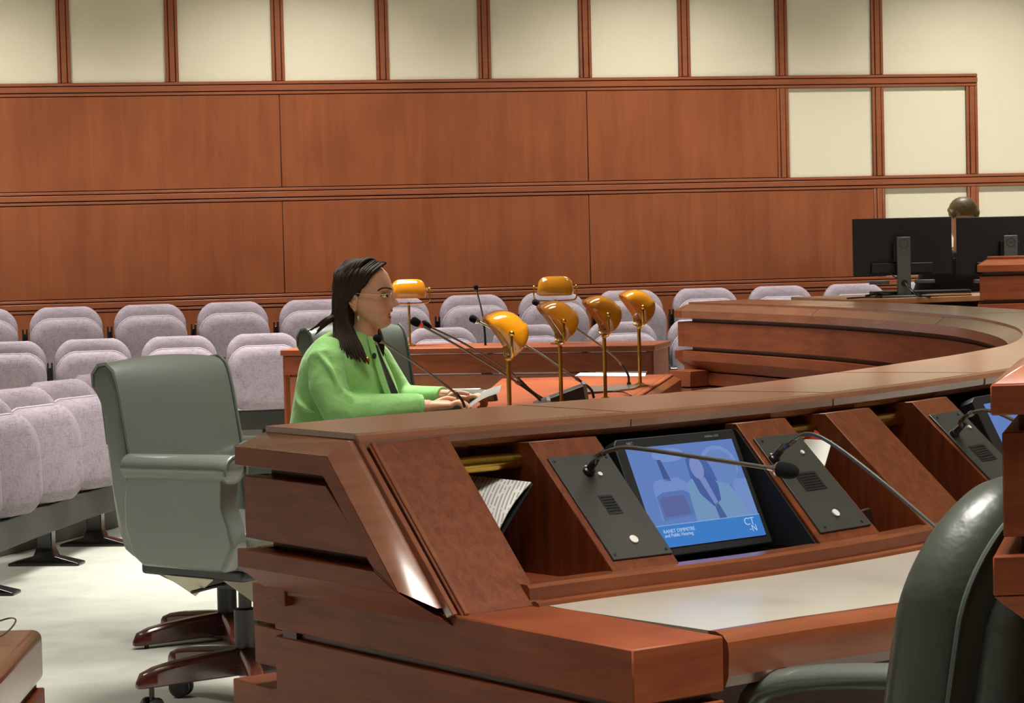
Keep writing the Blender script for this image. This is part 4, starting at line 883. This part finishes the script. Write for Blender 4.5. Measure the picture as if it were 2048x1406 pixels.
for y, fx, bx, hw, nz in HL:
    xf, z = hp(fx, y); xb, _ = hp(bx, y); xm = xb+(xf-xb)*.46; r = []
    # jaw line rises to the back
    N = 120
    for i in range(N):
        a = 2*PI*i/N; c, s = math.cos(a), math.sin(a)
        yy = hw*math.copysign(abs(s)**.86, s)
        xx = xm+((xf-xm)*math.copysign(abs(c)**.80, c) if c > 0 else (xb-xm)*abs(c)**.9)
        if c > 0: xx += nz*math.exp(-(yy/(.0135 if nz > .012 else .020))**2)
        if c > 0 and 580 < y < 600: xx -= .007*math.exp(-((abs(yy)-.031)/.014)**2)
        zz = z
        if y > 628 and c < .3: zz += (y-628)*KP*.75*min(1, (.3-c))       # jaw
        r.append(V(xx, yy, zz))
    rings.append(r)
bm_.ring_loft(rings)
def lp(px, py, y=0): x, z = hp(px, py); return V(x/math.cos(.16)-y*math.tan(.16), y, z)
bm_.tube([lp(735, 620), lp(736, 645), lp(732, 668), lp(722, 690), lp(712, 712)], [(.050, .052), (.052, .050), (.056, .056), (.075, .085), (.09, .12)], 20)
# trunk (under the jacket), lap and legs
bm_.tube([lp(712, 700), lp(690, 760), lp(668, 830), lp(655, 900), V(-.07, 0, .50)], [(.12, .09), (.15, .11), (.15, .11), (.16, .12), (.17, .14)], 20)
for s in (-1, 1):
    bm_.tube([V(-.05, s*.09, .50), V(.18, s*.10, .525), V(.40, s*.10, .53), V(.43, s*.10, .47), V(.40, s*.10, .28), V(.38, s*.10, .10), V(.38, s*.10, .05), V(.50, s*.10, .03)], [.088, .082, .068, .060, .052, .038, .04, .028], 14)
# arms: near (s=-1) and far
ARM = {-1: [lp(660, 705, -.17), lp(672, 770, -.21), lp(692, 808, -.21), lp(760, 810, -.17), lp(848, 806, -.10), lp(866, 806, -.085)],
       1: [lp(735, 700, .17), lp(775, 770, .20), lp(800, 806, .20), lp(850, 800, .15), lp(890, 794, .11), lp(905, 794, .10)]}
for s, A in ARM.items(): bm_.tube(A, [.045, .042, .038, .035, (.024, .030), (.022, .029)], 14)
up(bm_, 'body', SKIN, remesh=.0026, sm=3)
# hands, wrist joined to the forearm, fingers curled round the sheet
def finger(mb, p, r0, r1): mb.tube(cr(p, 4), [r0+(r1-r0)*i/(4*(len(p)-1)) for i in range(4*(len(p)-1)+1)], 10); mb.ball(p[-1], r1*.98, 8)
for s in (-1, 1):
    mb = MB(); w0 = ARM[s][-1]
    X, Y, Z = V(1, 0, 0), V(0, 1, 0), V(0, 0, 1); sg = -s
    if s == -1: fwd, side, upv = V(.97, .16, .02).normalized(), V(.16, -.97, .0).normalized(), Z
    else: fwd, side, upv = V(.96, -.22, -.05).normalized(), V(.22, .96, 0).normalized(), Z
    q = lambda a, b, c: w0+fwd*a+side*b+upv*c
    mb.tube([q(-.045, 0, 0), q(-.01, 0, 0), q(.03, .0, .002), q(.065, .0, .002), q(.085, 0, 0)], [(.020, .027), (.019, .027), (.018, .037), (.016, .040), (.010, .034)], 16)
    for k, (b, L) in enumerate(((-.030, .078), (-.010, .086), (.011, .080), (.030, .062))):
        b *= (-1 if s == -1 else -1)*-1
        finger(mb, [q(.070, b, 0), q(.070+L*.45, b*.95, .010), q(.070+L*.78, b*.9, -.006), q(.070+L*.80, b*.9, -.026), q(.070+L*.62, b*.88, -.034)], .0088, .0066)
    inn = -1   # thumb on the inner side (towards the other hand)
    finger(mb, [q(.005, inn*.020, .002), q(.030, inn*.042, .014), q(.058, inn*.052, .022), q(.088, inn*.048, .018)], .0115, .0078)
    up(mb, 'hand', SKIN, remesh=.0022, sm=2)
# jacket
mb = MB()
TL = [(846, 580, 812, .165), (825, 584, 806, .165), (800, 589, 803, .165), (775, 594, 797, .168), (750, 600, 788, .175), (730, 605, 778, .182), (712, 612, 770, .185), (696, 622, 762, .178), (682, 634, 757, .155), (671, 646, 752, .120), (663, 660, 745, .085), (658, 676, 738, .062)]
rings = []
for y, bx, fx, hw in [(960, 592, 790, .17), (900, 582, 806, .17)]+TL:
    xf, z = hp(fx, y); xb, _ = hp(bx, y); xm = (xf+xb)/2; rx = (xf-xb)/2
    rings.append([V(xm+rx*math.copysign(abs(math.cos(a))**.85, math.cos(a)), hw*math.copysign(abs(math.sin(a))**.85, math.sin(a)), z) for a in [2*PI*i/40 for i in range(40)]])
mb.ring_loft(rings)
mb.tube([lp(668, 690, -.12), lp(664, 715, -.170), lp(667, 765, -.205), lp(684, 803, -.212), lp(716, 813, -.20), lp(780, 808, -.155), lp(832, 804, -.11), lp(847, 804, -.10)], [.060, .070, .070, .070, .064, .052, (.042, .045), (.040, .043)], 24)
mb.tube([lp(725, 690, .12), lp(752, 725, .175), lp(782, 772, .200), lp(806, 800, .200), lp(840, 798, .16), lp(884, 794, .115)], [.062, .064, .058, .052, .044, .038], 24)
# folds on the near sleeve and back
for pts, r_ in (([lp(650, 700, -.232), lp(676, 730, -.262), lp(694, 772, -.262)], .009),
                ([lp(640, 780, -.245), lp(662, 800, -.262), lp(690, 812, -.262)], .009), ([lp(636, 750, -.235), lp(655, 775, -.262), lp(680, 792, -.266)], .008), ([lp(700, 770, -.245), lp(712, 790, -.250), lp(716, 815, -.245)], .010), ([lp(730, 795, -.225), lp(760, 800, -.205), lp(800, 800, -.165)], .008), ([lp(596, 790, -.10), lp(612, 808, -.145), lp(640, 818, -.185)], .009)):
    p_ = cr(pts, 5); mb.tube(p_, [r_*math.sin(PI*(i+.6)/(len(p_)+.2))+.002 for i in range(len(p_))], 8)
jk = up(mb, 'jacket', JACK, remesh=.0060, sm=9)
# blouse strip and lapel edge in the front opening
mb = MB(); mb.tube([lp(756, 690, -.02), lp(765, 715, -.045), lp(777, 745, -.075), lp(789, 778, -.09), lp(798, 806, -.09)], [(.006, .012), (.008, .014), (.010, .018), (.012, .024), (.014, .028)], 12)
up(mb, 'blouse', mat('black_patterned_blouse', '1d2420', .6, var=.6, vs=160), bevel=0)
mb = MB(); mb.tube(cr([lp(748, 672, -.058), lp(757, 700, -.100), lp(768, 735, -.122), lp(779, 770, -.128), lp(790, 802, -.122)], 4), [(.006, .012)]*17, 10); up(mb, 'lapel', JACK)
mb = MB(); mb.tube(cr([lp(757, 690, .00), lp(772, 722, -.02), lp(788, 760, -.03), lp(803, 800, -.03)], 4), [(.006, .012)]*13, 10); up(mb, 'lapel', JACK)
# trousers
mb = MB()
for s in (-1, 1): mb.tube([V(-.05, s*.09, .50), V(.18, s*.10, .525), V(.40, s*.10, .53), V(.435, s*.10, .47), V(.41, s*.10, .28), V(.39, s*.10, .10)], [.100, .094, .080, .072, .064, .056], 16)
up(mb, 'trousers', mat('black_trouser_cloth', '17181a', .85), remesh=.008, sm=3)
# cuffs
for s, e in ((-1, lp(848, 804, -.10)), (1, lp(886, 794, .115))):
    mb = MB(); d_ = V(1, .45*(-s), 0).normalized(); mb.tube([e-d_*.012, e+d_*.004], [(.040, .043) if s < 0 else (.037, .040)]*2, 24); up(mb, 'cuff', JACK, bevel=.003)
# face details
EYE = mat('eye_white', 'e6e0d8', .2); IRIS = mat('iris', '2a1a10', .2); LIP = mat('lips', 'a8504a', .4); BROW = mat('brow', '3a281e', .8)
for s in (-1, 1):
    e = up(MB().ball(lp(779.5, 590.3, s*.044), (.0100, .0110, .0062), 14), 'eye', EYE); up(MB().ball(lp(784, 590, s*.047), (.0052, .0062, .0056), 10), 'iris', IRIS, e)
    up(MB().tube(cr([lp(771, 590.5, s*.064), lp(778, 586.5, s*.056), lp(786, 587.0, s*.043)], 4), [.0012]+[.0022]*7+[.0012], 6), 'eyelid', BROW)
    up(MB().tube(cr([lp(766, 580, s*.071), lp(776, 574.5, s*.064), lp(787, 574.5, s*.048), lp(794, 577, s*.026)], 4), [(.0016, .0012)]+[(.0032, .0016)]*11+[(.0014, .001)], 6), 'eyebrow', BROW)
up(MB().tube(cr([lp(777, 624, -.028), lp(786, 619.5, -.018), lp(791.5, 619.5, -.002), lp(786, 619.5, .018), lp(777, 624, .028)], 4), [.0018]+[.0040]*15+[.0018], 8), 'lip', LIP)
up(MB().tube(cr([lp(777, 627, -.028), lp(784, 632.5, -.018), lp(788.5, 633.5, -.002), lp(784, 632.5, .018), lp(777, 627, .028)], 4), [.0018]+[.0042]*15+[.0018], 8), 'lip', LIP)
up(MB().ball(lp(783.5, 626.5, 0), (.0090, .022, .0062), 12), 'mouth', mat('mouth_dark', '4a1f1b', .6))
up(MB().ball(lp(788, 623.8, 0), (.004, .013, .0022), 10), 'teeth', mat('teeth', 'ddd6c8', .3))
# ears
for s in (-1, 1):
    mb = MB(); mb.tube(cr([lp(724, 613, s*.074), lp(712, 606, s*.084), lp(708.5, 595, s*.088), lp(714, 587.5, s*.087), lp(723, 590, s*.080), lp(727, 598, s*.076)], 4), [.0045]*21, 8)
    mb.ball(lp(718, 603, s*.076), (.017, .007, .026), 12); mb.ball(lp(720, 617, s*.076), (.008, .006, .009), 10)
    up(mb, 'ear', SKIN, remesh=.0018, sm=2)
up(MB().tube([lp(725, 622, -.079), lp(726, 629, -.080)], .0008, 6), 'earring_hook', BRASS)
up(MB().ball(lp(726.5, 633.5, -.080), (.0048, .0048, .0095), 12), 'earring', mat('green_stone', 'a9d48e', .15, 0, .5))
# glasses
GF = mat('clear_frame', 'cdb9a2', .2, 0, .3); GL = mat('lens', 'ffffff', .02, trans=1.0, ior=1.1)
gl = up(MB().tube(cr([lp(722, 585, -.082), lp(745, 586.5, -.080), lp(770, 588, -.071), lp(787, 586, -.060)], 5), .0015, 8), 'glasses', GF)
up(MB().tube(cr([lp(722, 585, .082), lp(745, 586.5, .080), lp(770, 588, .071), lp(787, 586, .060)], 5), .0015, 8), 'temple', GF, gl)
for s in (-1, 1):
    c_ = lp(796, 594, s*.034); ring = [c_+V(-.22*abs(math.cos(a)*.026)*1.0*(1 if s*math.cos(a) > 0 else -.3), math.cos(a)*.026, math.sin(a)*.0205) for a in [2*PI*i/20 for i in range(20)]]
    up(MB().tube(ring, .0010, 6, closed=True), 'rim', GF, gl)
up(MB().tube([lp(797.5, 590, -.009), lp(798.5, 589, 0), lp(797.5, 590, .009)], .0014, 6), 'bridge', GF, gl)
# hair: cap and combed locks
hb = MB(); hb.ball(lp(722, 572), (.092, .0845, .106), 26, Matrix.Rotation(.25, 3, 'Y')); hb.ball(lp(702, 610), (.055, .076, .085), 20); hb.tube([lp(700, 620), lp(698, 660, 0), lp(700, 700, 0)], [(.05, .085), (.045, .09), (.03, .08)], 16)
hb.ball(lp(744, 560), (.062, .066, .074), 20); hr_ = up(hb, 'hair', HAIR, remesh=.006, sm=3)
rng = random.Random(3)
LOCKS = MB()
def lock(pts, r0):
    p_ = cr(pts, 5); n = len(p_); LOCKS.tube(p_, [(r0*(.22+.78*math.sin(PI*min(1, (i+1)/(n*.55))*.5))*(1 if i < n*.75 else max(.12, (n-i)/(n*.25)))) for i in range(n)], 7)
for s in (-1, 1):
    for k in range(38):
        f_ = k/37; j = lambda a: rng.uniform(-a, a)
        # root along the parting, from front to crown
        rx, ry_ = 781-80*f_, 531-14*math.sin(PI*min(.60, f_*.55+.12))+4*f_*f_
        root = lp(rx+j(3), ry_+j(1.2), s*.008+j(.005))
        bx_ = 762-76*f_; m1 = lp(bx_-2+j(3), 541+6*f_+j(2), s*(.066+.008*math.sin(PI*f_)))
        if f_ < .42:            # front locks sweep back over the top of the ear
            m2 = lp(738-30*f_+j(3), 568+j(2), s*.083); m3 = lp(712-24*f_+j(3), 590+j(3), s*.088); m4 = lp(702-22*f_+j(3), 622+j(3), s*.086)
        else:
            m2 = lp(714-52*(f_-.42)+j(3), 572+j(2), s*.084); m3 = lp(704-42*(f_-.42)+j(3), 598+j(3), s*(.083-.03*(f_-.42))); m4 = lp(697-34*(f_-.42)+j(3), 630+j(3), s*(.080-.04*(f_-.42)))
        if s == -1:
            ex_ = 748-88*f_+j(5); ey_ = 712-26*f_+j(8)
            m5 = lp(716-46*f_+j(3), 662+j(3), s*(.098+.03*f_)); e_ = lp(ex_, ey_, s*(.165+.02*f_))
            if f_ > .80: m5 = lp(668-(f_-.8)*60, 640+j(4), -.09); e_ = lp(650-(f_-.8)*120+j(6), 664+j(6), -.10)
        else:
            m5 = lp(742-40*f_+j(3), 660+j(3), s*.085); e_ = lp(774-80*f_+j(5), 706-20*f_+j(8), s*.09)
        lock([root, m1, m2, m3, m4, m5, e_], rng.uniform(.0065, .0125))
for s in (-1, 1):        # combed crown
    for k in range(10):
        x0 = 752-4.4*k+rng.uniform(-2, 2); dy = .17*k*k
        lock([lp(x0+8, 519+dy*.6, s*.002), lp(x0-4, 518+dy, s*.020), lp(x0-16, 524+dy, s*.046), lp(max(688, x0-28), 541+dy*.8, s*.064), lp(max(682, x0-40), 565+dy*.3, s*(.080-.0012*k)), lp(max(676, x0-46), 600, s*(.080-.002*k))], rng.uniform(.008, .012))
for k in range(9):      # locks between ear and collar, near side
    lock([lp(704-2*k, 590, -.086), lp(702-2*k, 620, -.090), lp(708-3*k, 650, -.105), lp(728-5*k, 685, -.150), lp(748-7*k+rng.uniform(-4, 4), 722-2*k, -.175)], .0115)
for k in range(6):      # far-side lock showing in front of the neck
    lock([lp(745-3*k, 620, .075), lp(758-3*k, 650, .07), lp(768-4*k, 680, .05), lp(771-4*k, 712-2*k, .03)], .009)
up(LOCKS, 'hair_locks', HAIR, hr_, smooth=60)
# brooch and clip microphone on the lapel
up(MB().ball(lp(745, 715, -.165), (.010, .008, .014), 12), 'brooch', mat('gold_brooch', 'd6a52c', .25, .8))
up(MB().ball(lp(758, 707, -.125), (.008, .008, .012), 12), 'pin', BLKM)
# the sheet she holds
M = woman.matrix_basis
bpy.context.view_layer.update()
W_ = woman.matrix_world
L2 = lambda v: W_ @ v
sheet('held_paper', [L2(lp(938, 813, -.08)), L2(lp(1002, 779, -.09)), L2(lp(1006, 770, .11)), L2(lp(944, 801, .11))], 'white sheet of paper held in the hands of the seated woman', 'paper', PAPERSH, .008, .0008)
tag(MB().tube([L2(lp(944, 814, -.115)), L2(lp(972, 813, -.125))], .006, 10).build('pen', mat('cream_pen', 'e6e0b8', .3)), 'short cream pen lying by the woman\'s hands at the ledge', 'pen')
# the clerk behind the two monitors
cw = pd(1931, 700, 13.95); fc = (-DEP*.99-LAT*.05).normalized()
clerk = empty('clerk', (cw.x, cw.y, PL), math.atan2(fc.y, fc.x), 'person with fair tied-back hair in dark clothes bent over behind the two monitors', 'person')
zt_ = pd(1931, 397, 13.95).z-PL
mb = MB(); rings = []
for h, fr, bk_, hw in ((0, .02, .02, .015), (-.012, .055, .05, .040), (-.035, .080, .08, .060), (-.07, .092, .095, .072), (-.11, .095, .098, .0745), (-.15, .094, .088, .073), (-.185, .092, .072, .066), (-.21, .084, .05, .055), (-.228, .06, .03, .035)):
    rings.append([V(fr*math.cos(a) if math.cos(a) > 0 else bk_*math.cos(a), hw*math.sin(a), zt_+h-.012-.02*math.cos(a)) for a in [2*PI*i/28 for i in range(28)]])
mb.ring_loft(rings)
mb.ball((.098, 0, zt_-.155), (.016, .012, .018), 10)
for s in (-1, 1): mb.ball((.0, s*.076, zt_-.125), (.016, .008, .028), 10)
mb.tube([V(-.01, 0, zt_-.17), V(-.035, 0, zt_-.27), V(-.06, 0, zt_-.32)], [.052, .055, .075], 16)
mb.tube([V(-.06, 0, zt_-.32), V(-.10, 0, .55), V(-.12, 0, .46)], [(.09, .16), (.12, .16), (.14, .17)], 20)
for s in (-1, 1):
    mb.tube([V(-.06, s*.17, zt_-.38), V(-.02, s*.24, zt_-.60), V(.18, s*.20, zt_-.66), V(.30, s*.13, zt_-.665)], [.045, .04, .035, .026], 12)
    mb.tube([V(.30, s*.13, zt_-.665), V(.36, s*.11, zt_-.665)], [(.018, .03), (.014, .036)], 12)
    for k in range(4): mb.tube([V(.35, s*.11+(k-1.5)*.017, zt_-.665), V(.40-abs(k-1.5)*.006, s*.11+(k-1.5)*.018, zt_-.668), V(.415-abs(k-1.5)*.006, s*.11+(k-1.5)*.018, zt_-.685)], .0078, 8)
    mb.tube([V(.31, s*.09, zt_-.665), V(.35, s*.065, zt_-.67)], .010, 8)
    mb.tube([V(-.10, s*.09, .47), V(.30, s*.10, .50), V(.34, s*.10, .45), V(.32, s*.10, .08), V(.42, s*.10, .04)], [.085, .07, .06, .04, .03], 12)
mb.build('body', SKIN, clerk, remesh=.0055, sm=2)
DKC = mat('black_cloth', '15161a', .85)
mb = MB(); mb.tube([V(-.045, 0, zt_-.285), V(-.06, 0, zt_-.33), V(-.07, 0, zt_-.42), V(-.10, 0, zt_-.62), V(-.12, 0, .42)], [(.07, .085), (.10, .17), (.125, .205), (.13, .19), (.15, .19)], 24)
for s in (-1, 1): mb.tube([V(-.06, s*.16, zt_-.37), V(-.03, s*.25, zt_-.58), V(.16, s*.22, zt_-.655), V(.30, s*.13, zt_-.665)], [.065, .058, .052, .040], 16)
mb.build('jacket', DKC, clerk, remesh=.010, sm=3)
CH_ = mat('fair_hair', '7d6b45', .45, 0, .15, var=.3, vs=40)
mb = MB()
mb.ball((-.004, 0, zt_-.070), (.100, .083, .082), 22)
ch = mb.build('hair', CH_, clerk, smooth=60)
mb = MB(); r2 = random.Random(5)
for k in range(22):
    a = PI*(k+.5)/22; yy = math.cos(a)
    p_ = cr([V(.086-.022*yy*yy, yy*.062, zt_-.062-.045*yy*yy), V(.052, yy*.076, zt_-.022-.062*yy*yy), V(-.02, yy*.080, zt_+.002-.066*yy*yy), V(-.080, yy*.055, zt_-.03-.04*yy*yy), V(-.112, yy*.015, zt_-.085)], 4)
    mb.tube(p_, [.0075+r2.uniform(-.0015, .0015)]*len(p_), 7)
mb.ball((-.118, 0, zt_-.095), (.03, .03, .03), 12)
mb.build('hair_locks', CH_, ch, smooth=60)
# clerk's chair
cc = empty('office_chair', (cw.x, cw.y, PL), math.atan2(fc.y, fc.x), 'dark office chair under the person behind the monitors', 'chair')
MB().box((-.30, -.23, .38), (.16, .23, .44)).build('seat', DKC, cc, bevel=.02, seg=3); MB().box((-.33, -.21, .44), (-.28, .21, .80)).build('backrest', DKC, cc, bevel=.02, seg=3)
MB().tube([(-.08, 0, .03), (-.08, 0, .38)], .03, 12).build('column', BLKM, cc)
for k in range(5):
    a_ = 2*PI*k/5; MB().tube([(-.08, 0, .07), (-.08+.28*math.cos(a_), .28*math.sin(a_), .02)], .02, 8).build('leg', BLKM, cc)
